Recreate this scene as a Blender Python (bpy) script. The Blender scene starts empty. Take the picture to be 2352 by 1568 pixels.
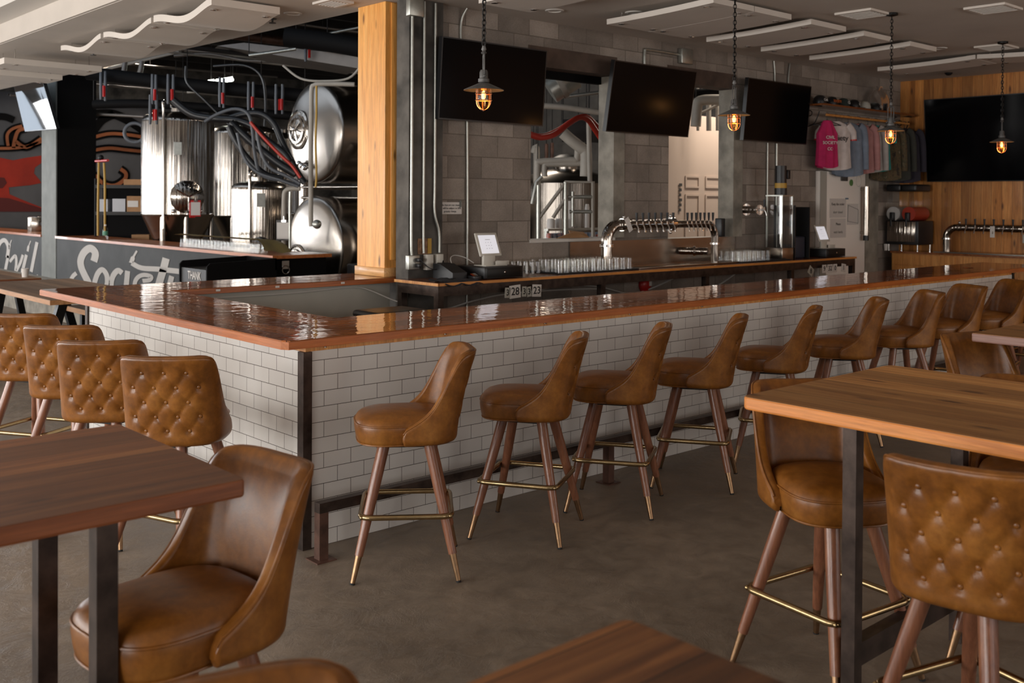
import bpy, bmesh, math, random
from mathutils import Vector, Matrix
random.seed(7)
PI = math.pi
sc = bpy.context.scene
COL = sc.collection
# ---------------------------------------------------------------- camera
cd = bpy.data.cameras.new('camera'); cam = bpy.data.objects.new('camera', cd); COL.objects.link(cam)
R_ = [[0.741955, 0.002881, -0.670443], [-0.670423, 0.012021, -0.741882], [0.005923, 0.999924, 0.010851]]
L_ = [-2.666086, -4.503165, 1.777]
m = Matrix(((R_[0][0], R_[0][1], R_[0][2], L_[0]), (R_[1][0], R_[1][1], R_[1][2], L_[1]), (R_[2][0], R_[2][1], R_[2][2], L_[2]), (0, 0, 0, 1)))
cam.matrix_world = m
cd.sensor_fit = 'HORIZONTAL'; cd.sensor_width = 36; cd.lens = 2342.6 / 2352 * 36
cd.shift_y = -(784 - 482.5) / 2352; cd.clip_end = 200; cd.clip_start = 0.05
cd.dof.use_dof = True; cd.dof.focus_distance = 5.6; cd.dof.aperture_fstop = 4.0
sc.camera = cam
# ---------------------------------------------------------------- world, light, exposure
w = bpy.data.worlds.new('sky'); sc.world = w; w.use_nodes = True
bg = w.node_tree.nodes['Background']; bg.inputs[0].default_value = (0.75, 0.86, 1.0, 1); bg.inputs[1].default_value = 1.0
sc.view_settings.view_transform = 'Standard'; sc.view_settings.look = 'None'
sc.cycles.transparent_max_bounces = 48; sc.cycles.max_bounces = 10
sc.view_settings.gamma = 1; sc.view_settings.use_curve_mapping = False
sc.view_settings.exposure = 0.65
def area(name, loc, rot, sx, sy, power, color):
    l = bpy.data.lights.new(name, 'AREA'); l.shape = 'RECTANGLE'; l.size = sx; l.size_y = sy
    l.energy = power; l.color = color
    o = bpy.data.objects.new(name, l); COL.objects.link(o); o.location = loc; o.rotation_euler = rot
    return o
WARM = (1.0, 0.965, 0.92); FILL_COL = (1.0, 0.86, 0.73)
# daylight through the tall window bays of the left wall (facing +X) ...
for k in range(9):
    yc = -4.4 + 2.7 * k
    for dy, wd in ((-.62, .55), (.18, .30), (.78, .42)): area('daylight_and_fill', (-7.9, yc + dy, 1.75), (0, -PI/2, 0), 2.1, wd, [75, 105, 120, 115, 110, 100, 90, 90, 90][k] * wd / 1.27, WARM)
# warm fill added behind the camera, set in unseen front openings (facing +Y)
for k in range(5):
    area('daylight_and_fill', (-4.6 + 3.4 * k, -8.9, 1.85), (PI/2, 0, 0), 2.4, 2.0, [14, 14, 24, 40, 40][k], FILL_COL)

# ... and through the glazed far end of the taproom (facing -Y)
for k in range(3):
    for dx, wd in ((-.8, .7), (.25, .45), (1.0, .3)): area('daylight_and_fill', (-5.6 + 3.0 * k + dx, 20.7, 1.9), (-PI/2, 0, 0), wd, 2.4, 100 * wd / 1.45, (0.97, 0.98, 1.0))

# ---------------------------------------------------------------- material helpers
MATS = {}
def nmat(name):
    mt = bpy.data.materials.new(name); mt.use_nodes = True
    nt = mt.node_tree; b = nt.nodes['Principled BSDF']; MATS[name] = mt
    return mt, nt, b
def N(nt, typ, **kw):
    n = nt.nodes.new(typ)
    for k, v in kw.items():
        if k.startswith('i_'):
            n.inputs[int(k[2:]) if k[2:].isdigit() else k[2:].replace('_', ' ')].default_value = v
        else: setattr(n, k, v)
    return n
def Lk(nt, a, b): nt.links.new(a, b)
def ramp(nt, fac, stops):
    r = nt.nodes.new('ShaderNodeValToRGB'); e = r.color_ramp.elements
    while len(e) < len(stops): e.new(0.5)
    for i, (p, c) in enumerate(stops): e[i].position = p; e[i].color = (*c, 1)
    Lk(nt, fac, r.inputs[0]); return r.outputs[0]
def coords(nt, world=False, scale=(1, 1, 1), rot=(0, 0, 0), loc=(0, 0, 0)):
    if world: o = nt.nodes.new('ShaderNodeNewGeometry').outputs['Position']
    else: o = nt.nodes.new('ShaderNodeTexCoord').outputs['Object']
    mp = N(nt, 'ShaderNodeMapping'); mp.inputs['Scale'].default_value = scale; mp.inputs['Rotation'].default_value = rot; mp.inputs['Location'].default_value = loc
    Lk(nt, o, mp.inputs[0]); return mp.outputs[0]
def noise(nt, vec, scale, detail=4, rough=.55, dist=0):
    n = N(nt, 'ShaderNodeTexNoise'); n.inputs['Scale'].default_value = scale; n.inputs['Detail'].default_value = detail
    n.inputs['Roughness'].default_value = rough; n.inputs['Distortion'].default_value = dist
    Lk(nt, vec, n.inputs['Vector']); return n.outputs['Fac']
def bump(nt, b, h, strength=.3, dist=.01, prev=None):
    n = N(nt, 'ShaderNodeBump'); n.inputs['Strength'].default_value = strength; n.inputs['Distance'].default_value = dist
    Lk(nt, h, n.inputs['Height'])
    if prev: Lk(nt, prev, n.inputs['Normal'])
    Lk(nt, n.outputs[0], b.inputs['Normal']); return n.outputs[0]
def mixc(nt, fac, a, b_, mode='MIX'):
    n = N(nt, 'ShaderNodeMix', data_type='RGBA', blend_type=mode)
    for s, v in ((0, fac), (6, a), (7, b_)):
        if isinstance(v, (int, float)): n.inputs[s].default_value = v
        elif isinstance(v, tuple): n.inputs[s].default_value = (*v, 1)
        else: Lk(nt, v, n.inputs[s])
    return n.outputs[2]
def simple(name, col, rough=.5, metal=0, var=0, vs=8, coat=0, spec=.5, bmp=0, bs=60):
    mt, nt, b = nmat(name)
    b.inputs['Roughness'].default_value = rough; b.inputs['Metallic'].default_value = metal
    b.inputs['Coat Weight'].default_value = coat; b.inputs['Specular IOR Level'].default_value = spec
    v = coords(nt)
    if var:
        c = ramp(nt, noise(nt, v, vs), [(.3, tuple(x * (1 - var) for x in col)), (.7, tuple(min(1, x * (1 + var)) for x in col))])
        Lk(nt, c, b.inputs['Base Color'])
    else: b.inputs['Base Color'].default_value = (*col, 1)
    if bmp: bump(nt, b, noise(nt, v, bs), bmp, .004)
    return mt
def wood(name, c0, c1, c2, axis='x', rough=.4, coat=0, plank=0, scale=1.0, world=False, wav=0, knots=True, seam=(.02, .008, .003)):
    """long-grain wood; axis = grain direction; plank = board width (seams) across the grain"""
    mt, nt, b = nmat(name)
    g = {'x': (.35, 6, 6), 'y': (6, .35, 6), 'z': (6, 6, .35)}[axis]
    v = coords(nt, world, tuple(q * scale for q in g))
    n1 = noise(nt, v, 2.0, 6, .65, 1.2)
    n2 = noise(nt, v, 14, 5, .7, .4)
    base = ramp(nt, n1, [(.28, c0), (.5, c1), (.72, c2)])
    fine = ramp(nt, n2, [(.35, (.55, .55, .55)), (.65, (1.1, 1.1, 1.1))])
    c = mixc(nt, .55, base, fine, 'MULTIPLY')
    if knots:
        vk = coords(nt, world, {'x': (1.2, 4, 4), 'y': (4, 1.2, 4), 'z': (4, 4, 1.2)}[axis])
        kn = N(nt, 'ShaderNodeTexVoronoi'); kn.inputs['Scale'].default_value = 1.9; Lk(nt, vk, kn.inputs[0])
        kc = ramp(nt, kn.outputs['Distance'], [(.06, (.13, .08, .05)), (.16, (1, 1, 1))])
        c = mixc(nt, .8, c, kc, 'MULTIPLY')
    if plank:
        # boards: integer cell across the grain gives each board its own tone, thin dark seam between
        src = coords(nt, world); sp = N(nt, 'ShaderNodeSeparateXYZ'); Lk(nt, src, sp.inputs[0])
        o = sp.outputs[{'x': 1, 'y': 0, 'z': 1}[axis]] if axis != 'z' else None
        if axis == 'z':
            ad = N(nt, 'ShaderNodeMath', operation='ADD'); Lk(nt, sp.outputs[0], ad.inputs[0]); Lk(nt, sp.outputs[1], ad.inputs[1]); o = ad.outputs[0]
        dv = N(nt, 'ShaderNodeMath', operation='DIVIDE'); Lk(nt, o, dv.inputs[0]); dv.inputs[1].default_value = plank
        fl = N(nt, 'ShaderNodeMath', operation='FLOOR'); Lk(nt, dv.outputs[0], fl.inputs[0])
        wn = N(nt, 'ShaderNodeTexWhiteNoise', noise_dimensions='1D'); Lk(nt, fl.outputs[0], wn.inputs['W'])
        tone = ramp(nt, wn.outputs['Value'], [(0, (.55, .52, .48)), (1, (1.3, 1.25, 1.18))])
        c = mixc(nt, .9, c, tone, 'MULTIPLY')
        fr = N(nt, 'ShaderNodeMath', operation='FRACT'); Lk(nt, dv.outputs[0], fr.inputs[0])
        pp = N(nt, 'ShaderNodeMath', operation='PINGPONG'); Lk(nt, fr.outputs[0], pp.inputs[0]); pp.inputs[1].default_value = .5
        ln = N(nt, 'ShaderNodeMath', operation='LESS_THAN'); Lk(nt, pp.outputs[0], ln.inputs[0]); ln.inputs[1].default_value = .0018 / plank
        c = mixc(nt, ln.outputs[0], c, seam)
    Lk(nt, c, b.inputs['Base Color'])
    b.inputs['Roughness'].default_value = rough; b.inputs['Coat Weight'].default_value = coat; b.inputs['Coat Roughness'].default_value = .03
    if coat > .5: b.inputs['Specular IOR Level'].default_value = .1; b.inputs['Roughness'].default_value = .5; b.inputs['Coat Weight'].default_value = 1; b.inputs['Coat IOR'].default_value = 1.27
    if wav:
        vw = coords(nt, world)
        wv = noise(nt, vw, 9, 2, .5); nb = N(nt, 'ShaderNodeBump'); nb.inputs['Strength'].default_value = wav; nb.inputs['Distance'].default_value = .012
        Lk(nt, wv, nb.inputs['Height']); Lk(nt, nb.outputs[0], b.inputs['Coat Normal']); Lk(nt, nb.outputs[0], b.inputs['Normal'])
    else: bump(nt, b, n2, .12, .003)
    return mt
def brickmat(name, c1, c2, mortar, bw, bh, ms, plane, off=(0, 0), rough=.8, bs=.6, coarse=True, metal=0, dist=.004, var=.25, smooth=.1, spec=.5):
    mt, nt, b = nmat(name)
    src = nt.nodes.new('ShaderNodeNewGeometry').outputs['Position']
    sp = N(nt, 'ShaderNodeSeparateXYZ'); Lk(nt, src, sp.inputs[0]); cb = N(nt, 'ShaderNodeCombineXYZ')
    def shifted(o, d):
        a = N(nt, 'ShaderNodeMath', operation='ADD'); Lk(nt, o, a.inputs[0]); a.inputs[1].default_value = d; return a.outputs[0]
    if plane == 'x': h = shifted(sp.outputs[0], off[0])
    elif plane == 'y': h = shifted(sp.outputs[1], off[0])
    else:
        a = N(nt, 'ShaderNodeMath', operation='ADD'); Lk(nt, sp.outputs[0], a.inputs[0]); Lk(nt, sp.outputs[1], a.inputs[1]); h = shifted(a.outputs[0], off[0])
    Lk(nt, h, cb.inputs[0]); Lk(nt, shifted(sp.outputs[2], off[1]), cb.inputs[1])
    br = N(nt, 'ShaderNodeTexBrick', offset=.5, offset_frequency=2, squash=1)
    br.inputs['Scale'].default_value = 1; br.inputs['Mortar Size'].default_value = ms; br.inputs['Mortar Smooth'].default_value = smooth
    br.inputs['Brick Width'].default_value = bw; br.inputs['Row Height'].default_value = bh; br.inputs['Bias'].default_value = 0
    br.inputs['Color1'].default_value = (*c1, 1); br.inputs['Color2'].default_value = (*c2, 1); br.inputs['Mortar'].default_value = (*mortar, 1)
    Lk(nt, cb.outputs[0], br.inputs['Vector'])
    c = br.outputs['Color']
    if coarse:
        n1 = noise(nt, src, 2.2, 5, .6); c = mixc(nt, .75, c, ramp(nt, n1, [(.3, (1 - var * 1.6,) * 3), (.7, (1 + var,) * 3)]), 'MULTIPLY')
        n2 = noise(nt, src, 90, 3, .6); c = mixc(nt, .5, c, ramp(nt, n2, [(.3, (.7, .7, .7)), (.7, (1.15, 1.15, 1.15))]), 'MULTIPLY')
    Lk(nt, c, b.inputs['Base Color']); b.inputs['Roughness'].default_value = rough; b.inputs['Specular IOR Level'].default_value = spec
    inv = N(nt, 'ShaderNodeMath', operation='SUBTRACT'); inv.inputs[0].default_value = 1; Lk(nt, br.outputs['Fac'], inv.inputs[1])
    nb = bump(nt, b, inv.outputs[0], bs, dist)
    if coarse: bump(nt, b, n2, .35, .004, nb)
    return mt

# ---------------------------------------------------------------- materials
def leather():
    mt, nt, b = nmat('tan_leather')
    v = coords(nt)
    n1 = noise(nt, v, 5, 6, .65); n2 = noise(nt, v, 38, 4, .6)
    c = ramp(nt, n1, [(.32, (.120, .040, .006)), (.52, (.220, .077, .011)), (.72, (.31, .122, .021))])
    c = mixc(nt, .45, c, ramp(nt, n2, [(.35, (.6, .58, .55)), (.65, (1.15, 1.15, 1.15))]), 'MULTIPLY')
    Lk(nt, c, b.inputs['Base Color'])
    Lk(nt, ramp(nt, n1, [(.3, (.30,) * 3), (.7, (.42,) * 3)]), b.inputs['Roughness'])
    b.inputs['Specular IOR Level'].default_value = .42
    vo = N(nt, 'ShaderNodeTexVoronoi'); vo.inputs['Scale'].default_value = 240; Lk(nt, v, vo.inputs[0])
    nb = bump(nt, b, vo.outputs['Distance'], .06, .002); bump(nt, b, noise(nt, v, 24, 4), .15, .004, nb)
    return mt
M_leather = leather()
M_legwood = wood('walnut_stool_leg', (.13, .045, .020), (.23, .085, .042), (.30, .125, .062), 'z', .33, .15, knots=False)
M_brass = simple('brushed_brass', (.40, .29, .15), .25, 1, .12, 30)
M_ferr = simple('worn_copper_brass', (.33, .20, .11), .38, 1, .2, 30)
M_dark = simple('black_metal', (.012, .011, .010), .45, .6)
M_blackpl = simple('black_plastic', (.010, .010, .011), .4)
M_rubber = simple('black_rubber', (.012, .012, .012), .8)
M_chrome = simple('chrome', (.72, .69, .66), .12, 1)
M_bartop = wood('bar_top_varnished', (.19, .053, .015), (.37, .115, .031), (.52, .19, .055), 'x', .25, 1, plank=.16, world=True, wav=.16, knots=False, seam=(.02, .008, .004))
M_bartopy = wood('bar_top_varnished_side', (.19, .053, .015), (.37, .115, .031), (.52, .19, .055), 'y', .25, 1, plank=.16, world=True, wav=.16, knots=False, seam=(.02, .008, .004))
M_baredge = wood('bar_edge_oak', (.24, .058, .012), (.42, .11, .022), (.54, .17, .042), 'x', .3, .3, world=True, knots=False)
M_baredgey = wood('bar_edge_oak_side', (.26, .070, .016), (.43, .125, .030), (.55, .19, .055), 'y', .35, .2, world=True, knots=False)
M_tableR = wood('table_top_oiled', (.30, .125, .033), (.50, .235, .070), (.66, .36, .13), 'y', .5, 0, plank=.17)  # raised albedo stands in for extra light on the right-hand table
M_tableX = wood('table_top_dark', (.115, .038, .010), (.215, .074, .019), (.31, .125, .035), 'x', .5, 0, plank=.155)
M_tableedge = wood('table_edge', (.48, .15, .03), (.70, .26, .06), (.80, .36, .11), 'y', .4, .1, knots=False)  # edge colour brightened to carry the light falling on it
M_tableedgeX = wood('table_edge_dark', (.11, .03, .009), (.19, .055, .016), (.26, .08, .025), 'x', .4, .1, knots=False)
M_picnic = wood('picnic_table_wood', (.18, .10, .055), (.30, .185, .11), (.38, .25, .16), 'y', .55, 0, plank=.14)
M_picedge = wood('picnic_table_edge', (.25, .11, .04), (.42, .20, .08), (.5, .27, .12), 'y', .5, 0, knots=False)
M_column = wood('pine_column', (.68, .27, .05), (.87, .40, .095), (.95, .53, .17), 'z', .4, .1, scale=.7)
M_panel = wood('pine_panelling', (.36, .125, .024), (.56, .225, .05), (.72, .34, .10), 'z', .42, .1, plank=.14, world=True, seam=(.09, .03, .01))
M_cab = wood('pine_cabinet', (.44, .17, .035), (.62, .26, .065), (.74, .37, .11), 'z', .45, .1, knots=False)
M_backtop = wood('back_counter_top', (.14, .04, .012), (.24, .075, .02), (.33, .12, .035), 'x', .25, .5, knots=False)
M_backedge = wood('back_counter_edge', (.45, .16, .03), (.62, .24, .05), (.7, .32, .09), 'x', .4, .1, knots=False)
M_steelframe = simple('raw_steel', (.060, .042, .034), .42, .75, .5, 12)
M_steelpost = simple('rusty_steel', (.12, .062, .044), .5, .55, .45, 9, bmp=.2)
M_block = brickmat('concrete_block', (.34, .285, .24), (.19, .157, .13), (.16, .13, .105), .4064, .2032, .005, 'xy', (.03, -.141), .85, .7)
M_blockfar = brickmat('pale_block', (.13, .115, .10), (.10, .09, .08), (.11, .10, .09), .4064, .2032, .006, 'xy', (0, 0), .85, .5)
M_tile = brickmat('white_subway_tile', (.64, .61, .57), (.60, .57, .535), (.10, .085, .075), .1635, .0793, .0016, 'xy', (.0482, 0), .13, .9, False, dist=.003, spec=.6, smooth=.3)
M_conc = simple('rough_concrete', (.12, .108, .094), .9, 0, .45, 3, bmp=.5, bs=40)
M_jamb = simple('pale_jamb_concrete', (.25, .225, .185), .9, 0, .4, 4, bmp=.4, bs=60)
M_concd = simple('dark_concrete', (.085, .076, .066), .9, 0, .75, 2.6, bmp=.5, bs=30)
M_lintel = simple('rust_brown_lintel', (.085, .055, .040), .85, 0, .35, 4, bmp=.4, bs=50)
M_ceil = simple('painted_ceiling', (.52, .46, .40), .85, 0, .06, 1.5)
M_white = simple('white_paint', (.60, .56, .51), .6)
M_panelw = simple('white_acoustic_panel', (.62, .555, .49), .75, 0, .03, 3)
M_greypanel = simple('grey_painted_panel', (.40, .385, .335), .6, 0, .1, 2)
M_black = simple('matt_black_paint', (.004, .0035, .0035), .7, spec=.1)
M_chalk = simple('dark_grey_wall_paint', (.026, .026, .025), .7, 0, .35, 2)
M_greycol = simple('grey_green', (.155, .160, .145), .7, 0, .2, 3)
M_letter = simple('pale_grey_lettering', (.40, .37, .34), .7)
M_screen = simple('tv_screen', (.002, .002, .0025), .15, 0, spec=.1)
M_tvglossy = simple('tv_screen_glare', (.02, .02, .022), .04, 0, spec=1, coat=1)
M_bezel = simple('tv_bezel', (.012, .012, .013), .3)
M_kettle = simple('kettle_steel', (.17, .15, .13), .25, 1)
M_satin = simple('satin_steel', (.30, .27, .24), .27, 1)
M_steel = simple('stainless_steel', (.37, .33, .29), .10, 1, .06, 3)
def streak(mt, st=.2):
    nt = mt.node_tree; b = nt.nodes['Principled BSDF']; v = coords(nt, False, (16, 16, .05)); bump(nt, b, noise(nt, v, 1.6, 3, .6), st, .03); return mt
streak(M_steel, .6); streak(M_kettle, .25)
M_steelb = simple('brushed_stainless', (.36, .32, .28), .24, 1, .10, 4)
M_galv = simple('galvanised_conduit', (.42, .42, .38), .38, .85, .1, 20)
M_pipew = simple('insulated_pipe', (.33, .295, .25), .6, 0, .1, 5)
M_duct = simple('duct_metal', (.20, .175, .155), .45, .6, .15, 3)
M_deck = simple('dark_ceiling_deck', (.020, .016, .014), .9, 0, .4, 2)
M_red = simple('red_plastic', (.45, .012, .010), .35)
M_redhose = simple('red_hose', (.38, .022, .010), .4)
M_greyhose = simple('grey_hose', (.07, .075, .085), .5)
M_yellow = simple('yellow_hose', (.42, .24, .03), .5)
M_cable = simple('white_cable', (.55, .52, .48), .5)
M_paper = simple('white_paper', (.62, .58, .54), .8)
M_ink = simple('black_ink', (.012, .011, .011), .7)
M_pos = simple('off_white_plastic', (.52, .49, .43), .4)
M_pewter = simple('weathered_zinc', (.105, .10, .095), .55, .5, .35, 14)
M_cage = simple('copper_cage', (.30, .15, .085), .35, .9)
M_card = simple('cardboard', (.34, .18, .08), .8, 0, .15, 6)
M_binp = simple('clear_grey_plastic_bin', (.40, .40, .42), .4)
M_blue = simple('patterned_cans_blue', (.10, .17, .24), .4)
M_green = simple('green_magnet', (.10, .22, .07), .5)
M_orange = simple('orange_print', (.55, .12, .02), .6)
def emis(name, col, s):
    mt, nt, b = nmat(name); b.inputs['Base Color'].default_value = (*col, 1)
    b.inputs['Emission Color'].default_value = (*col, 1); b.inputs['Emission Strength'].default_value = s; return mt
M_filament = emis('glowing_filament', (1.0, .47, .13), 5)
M_bulbglow = emis('amber_bulb_glow', (1.0, .36, .07), .5)
M_tube = emis('fluorescent_tube', (.93, 1.0, .88), 9)
M_screenon = emis('tablet_screen', (.80, .80, .86), .33)
M_led = emis('green_led', (.05, .8, .15), 2)
def glassm(name, col=(1, 1, 1), rough=0, ior=1.45):
    mt, nt, b = nmat(name); b.inputs['Base Color'].default_value = (*col, 1); b.inputs['Transmission Weight'].default_value = 1
    b.inputs['Roughness'].default_value = rough; b.inputs['IOR'].default_value = ior; return mt
def thin_glass(name, tint=(.93, .94, .93), k=1.0):
    # thin-walled glass: light passes straight through, the surface mirrors by its Fresnel share
    mt, nt, b = nmat(name); nt.nodes.remove(b); out = nt.nodes['Material Output']
    tr = N(nt, 'ShaderNodeBsdfTransparent'); tr.inputs[0].default_value = (*tint, 1); gl = N(nt, 'ShaderNodeBsdfGlossy'); gl.inputs['Roughness'].default_value = .03
    lw = N(nt, 'ShaderNodeLayerWeight'); pw = N(nt, 'ShaderNodeMath', operation='POWER'); Lk(nt, lw.outputs['Facing'], pw.inputs[0]); pw.inputs[1].default_value = 2.6; mu = N(nt, 'ShaderNodeMath', operation='MULTIPLY_ADD'); mu.use_clamp = True; Lk(nt, pw.outputs[0], mu.inputs[0]); mu.inputs[1].default_value = .17 * k; mu.inputs[2].default_value = .025 * k
    mx = N(nt, 'ShaderNodeMixShader'); Lk(nt, mu.outputs[0], mx.inputs[0]); Lk(nt, tr.outputs[0], mx.inputs[1]); Lk(nt, gl.outputs[0], mx.inputs[2]); Lk(nt, mx.outputs[0], out.inputs[0]); return mt
M_glass = thin_glass('clear_glass', (.985, .985, .98), 1.05)
M_acryl = thin_glass('clear_acrylic', (.97, .98, .98), 1.2)
M_amber = thin_glass('amber_glass', (1, .80, .55), 1.0)
def floor_mat():
    mt, nt, b = nmat('sealed_concrete_floor'); v = coords(nt, True)
    n1 = noise(nt, v, .9, 6, .6); n2 = noise(nt, v, 9, 6, .7, .6); n3 = noise(nt, v, 3.3, 8, .75, 2.2)
    c = ramp(nt, n1, [(.35, (.145, .112, .082)), (.65, (.25, .196, .148))])
    c = mixc(nt, .9, c, ramp(nt, n2, [(.3, (.66, .64, .62)), (.7, (1.2, 1.2, 1.18))]), 'MULTIPLY')
    n4 = noise(nt, v, 26, 7, .8, 3.0)
    Lk(nt, c, b.inputs['Base Color'])
    Lk(nt, ramp(nt, n2, [(.3, (.36,) * 3), (.7, (.58,) * 3)]), b.inputs['Roughness'])
    h = ramp(nt, n3, [(.46, (0, 0, 0)), (.5, (1, 1, 1)), (.54, (0, 0, 0))])
    nb = bump(nt, b, h, .45, .004); nb = bump(nt, b, n2, .4, .010, nb); bump(nt, b, n4, .4, .005, nb)
    return mt
M_floor = floor_mat()
def camo():
    mt, nt, b = nmat('camouflage_cloth'); v = coords(nt, False, (1, 1, .6))
    c = ramp(nt, noise(nt, v, 14, 5, .7), [(.38, (.02, .016, .012)), (.5, (.10, .065, .03)), (.6, (.045, .04, .02)), (.7, (.2, .15, .09))])
    Lk(nt, c, b.inputs['Base Color']); b.inputs['Roughness'].default_value = .9; return mt
def cloth(name, c): return simple(name, c, .9, 0, .15, 10)
M_camo = camo()
def canband():
    mt, nt, b = nmat('printed_can_label'); v = coords(nt, True)
    c = ramp(nt, noise(nt, v, 16, 3, .6), [(.38, (.16, .24, .33)), (.5, (.32, .30, .36)), (.62, (.55, .16, .10))])
    Lk(nt, c, b.inputs['Base Color']); b.inputs['Roughness'].default_value = .35; return mt
M_can = canband()

# ---------------------------------------------------------------- mesh builder
class MB:
    def __init__(s): s.v = []; s.f = []; s.sm = []
    def add(s, vs, fs, smooth=False):
        o = len(s.v); s.v += [tuple(p) for p in vs]; s.f += [tuple(i + o for i in f) for f in fs]; s.sm += [smooth] * len(fs); return s
    def box(s, lo, hi, mtx=None):
        x0, y0, z0 = lo; x1, y1, z1 = hi
        vs = [(x0, y0, z0), (x1, y0, z0), (x1, y1, z0), (x0, y1, z0), (x0, y0, z1), (x1, y0, z1), (x1, y1, z1), (x0, y1, z1)]
        if mtx is not None: vs = [tuple(mtx @ Vector(p)) for p in vs]
        return s.add(vs, [(0, 3, 2, 1), (4, 5, 6, 7), (0, 1, 5, 4), (1, 2, 6, 5), (2, 3, 7, 6), (3, 0, 4, 7)])
    def rbox(s, lo, hi, r=.01, seg=3, mtx=None):
        bm = bmesh.new(); bmesh.ops.create_cube(bm, size=1)
        for v in bm.verts:
            v.co = Vector([(lo[i] + hi[i]) / 2 + v.co[i] * (hi[i] - lo[i]) for i in range(3)])
        bmesh.ops.bevel(bm, geom=bm.edges[:] + bm.verts[:], offset=r, segments=seg, profile=.5, affect='EDGES')
        bm.verts.index_update(); vs = [v.co.copy() for v in bm.verts]
        if mtx is not None: vs = [mtx @ p for p in vs]
        s.add(vs, [[v.index for v in f.verts] for f in bm.faces], True); bm.free(); return s
    def tube(s, pts, r, n=10, cap=True, closed=False, smooth=True):
        P = [Vector(p) for p in pts]; k = len(P); R = r if isinstance(r, (list, tuple)) else [r] * k
        T = []
        for i in range(k):
            a = P[(i - 1) % k] if (closed or i > 0) else P[0]; b = P[(i + 1) % k] if (closed or i < k - 1) else P[-1]
            t = b - a
            if t.length < 1e-9: t = Vector((0, 0, 1))
            T.append(t.normalized())
        u = T[0].orthogonal().normalized(); vs = []
        for i in range(k):
            u = (u - T[i] * u.dot(T[i]))
            u = u.normalized() if u.length > 1e-6 else T[i].orthogonal().normalized()
            w_ = T[i].cross(u)
            for j in range(n):
                a = 2 * PI * j / n; vs.append(P[i] + (u * math.cos(a) + w_ * math.sin(a)) * R[i])
        fs = []
        for i in range(k if closed else k - 1):
            for j in range(n):
                a, b = i * n + j, i * n + (j + 1) % n; c, d = ((i + 1) % k) * n + (j + 1) % n, ((i + 1) % k) * n + j
                fs.append((a, b, c, d))
        s.add(vs, fs, smooth)
        if cap and not closed:
            s.add(vs[:n], [tuple(reversed(range(n)))]); s.add(vs[-n:], [tuple(range(n))])
        return s
    def cyl(s, a, b, r0, r1=None, n=20, cap=True): return s.tube([a, b], [r0, r0 if r1 is None else r1], n, cap)
    def lathe(s, prof, c=(0, 0, 0), n=32, axis=(0, 0, 1), smooth=True):
        ax = Vector(axis).normalized(); q = Vector((0, 0, 1)).rotation_difference(ax); vs = []; fs = []
        for r, z in prof:
            for j in range(n):
                a = 2 * PI * j / n; vs.append(Vector(c) + q @ Vector((r * math.cos(a), r * math.sin(a), z)))
        for i in range(len(prof) - 1):
            for j in range(n):
                fs.append((i * n + j, i * n + (j + 1) % n, (i + 1) * n + (j + 1) % n, (i + 1) * n + j))
        return s.add(vs, fs, smooth)
    def sphere(s, c, r, n=12, sc_=(1, 1, 1)):
        prof = [(max(1e-5, math.sin(PI * i / (n // 2 + 2)) * r * 1), -math.cos(PI * i / (n // 2 + 2)) * r) for i in range(n // 2 + 3)]
        o = len(s.v); s.lathe(prof, (0, 0, 0), n)
        for i in range(o, len(s.v)): s.v[i] = (c[0] + s.v[i][0] * sc_[0], c[1] + s.v[i][1] * sc_[1], c[2] + s.v[i][2] * sc_[2])
        return s
    def prism(s, poly, d, smooth=False):
        """poly = 3-D points of one flat face, d = extrusion vector"""
        n = len(poly); P = [Vector(p) for p in poly]; D = Vector(d); vs = P + [p + D for p in P]
        nor = Vector((0, 0, 0))
        for i in range(n): nor += P[i].cross(P[(i + 1) % n])
        fl = nor.dot(D) > 0
        fs = [tuple(reversed(range(n))) if fl else tuple(range(n)), tuple(range(n, 2 * n)) if fl else tuple(reversed(range(n, 2 * n)))]
        for i in range(n):
            j = (i + 1) % n; fs.append((i, j, n + j, n + i) if fl else (j, i, n + i, n + j))
        return s.add(vs, fs, smooth)
    def brush(s, pts, wd, nor, th=.004, an=.40):
        # broad-nib stroke on a wall of normal -X: the nib is wider along Y than along Z
        P = [Vector(p) for p in pts]; k = len(P); W = wd if isinstance(wd, (list, tuple)) else [wd] * k; Lp, Rp = [], []
        for i in range(k):
            d = P[min(i + 1, k - 1)] - P[max(i - 1, 0)]; ty, tz = d.y * an, d.z; l = math.hypot(ty, tz) or 1
            q = Vector((0, -tz / l / an, ty / l)) * W[i] / 2; Lp.append(P[i] + q); Rp.append(P[i] - q)
        for i in range(k - 1): s.prism([Lp[i], Lp[i + 1], Rp[i + 1], Rp[i]], Vector(nor) * th)
        return s
    def ribbon(s, pts, wd, nor, th=.004):
        """painted or cut stroke: polyline with a width at each point, lying in the plane of normal nor"""
        P = [Vector(p) for p in pts]; nn = Vector(nor); k = len(P); W = wd if isinstance(wd, (list, tuple)) else [wd] * k
        Lp, Rp = [], []
        for i in range(k):
            t = (P[min(i + 1, k - 1)] - P[max(i - 1, 0)]).normalized(); q = t.cross(nn).normalized() * W[i] / 2
            Lp.append(P[i] + q); Rp.append(P[i] - q)
        for i in range(k - 1):
            s.prism([Lp[i], Lp[i + 1], Rp[i + 1], Rp[i]], nn * th)
        return s
    def grid(s, rows, closed_u=False, smooth=True, flip=False):
        n = len(rows[0]); vs = [p for r in rows for p in r]; fs = []
        for i in range(len(rows) - 1):
            for j in range(n if closed_u else n - 1):
                q = (i * n + j, i * n + (j + 1) % n, (i + 1) * n + (j + 1) % n, (i + 1) * n + j)
                fs.append(tuple(reversed(q)) if flip else q)
        return s.add(vs, fs, smooth)
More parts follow.
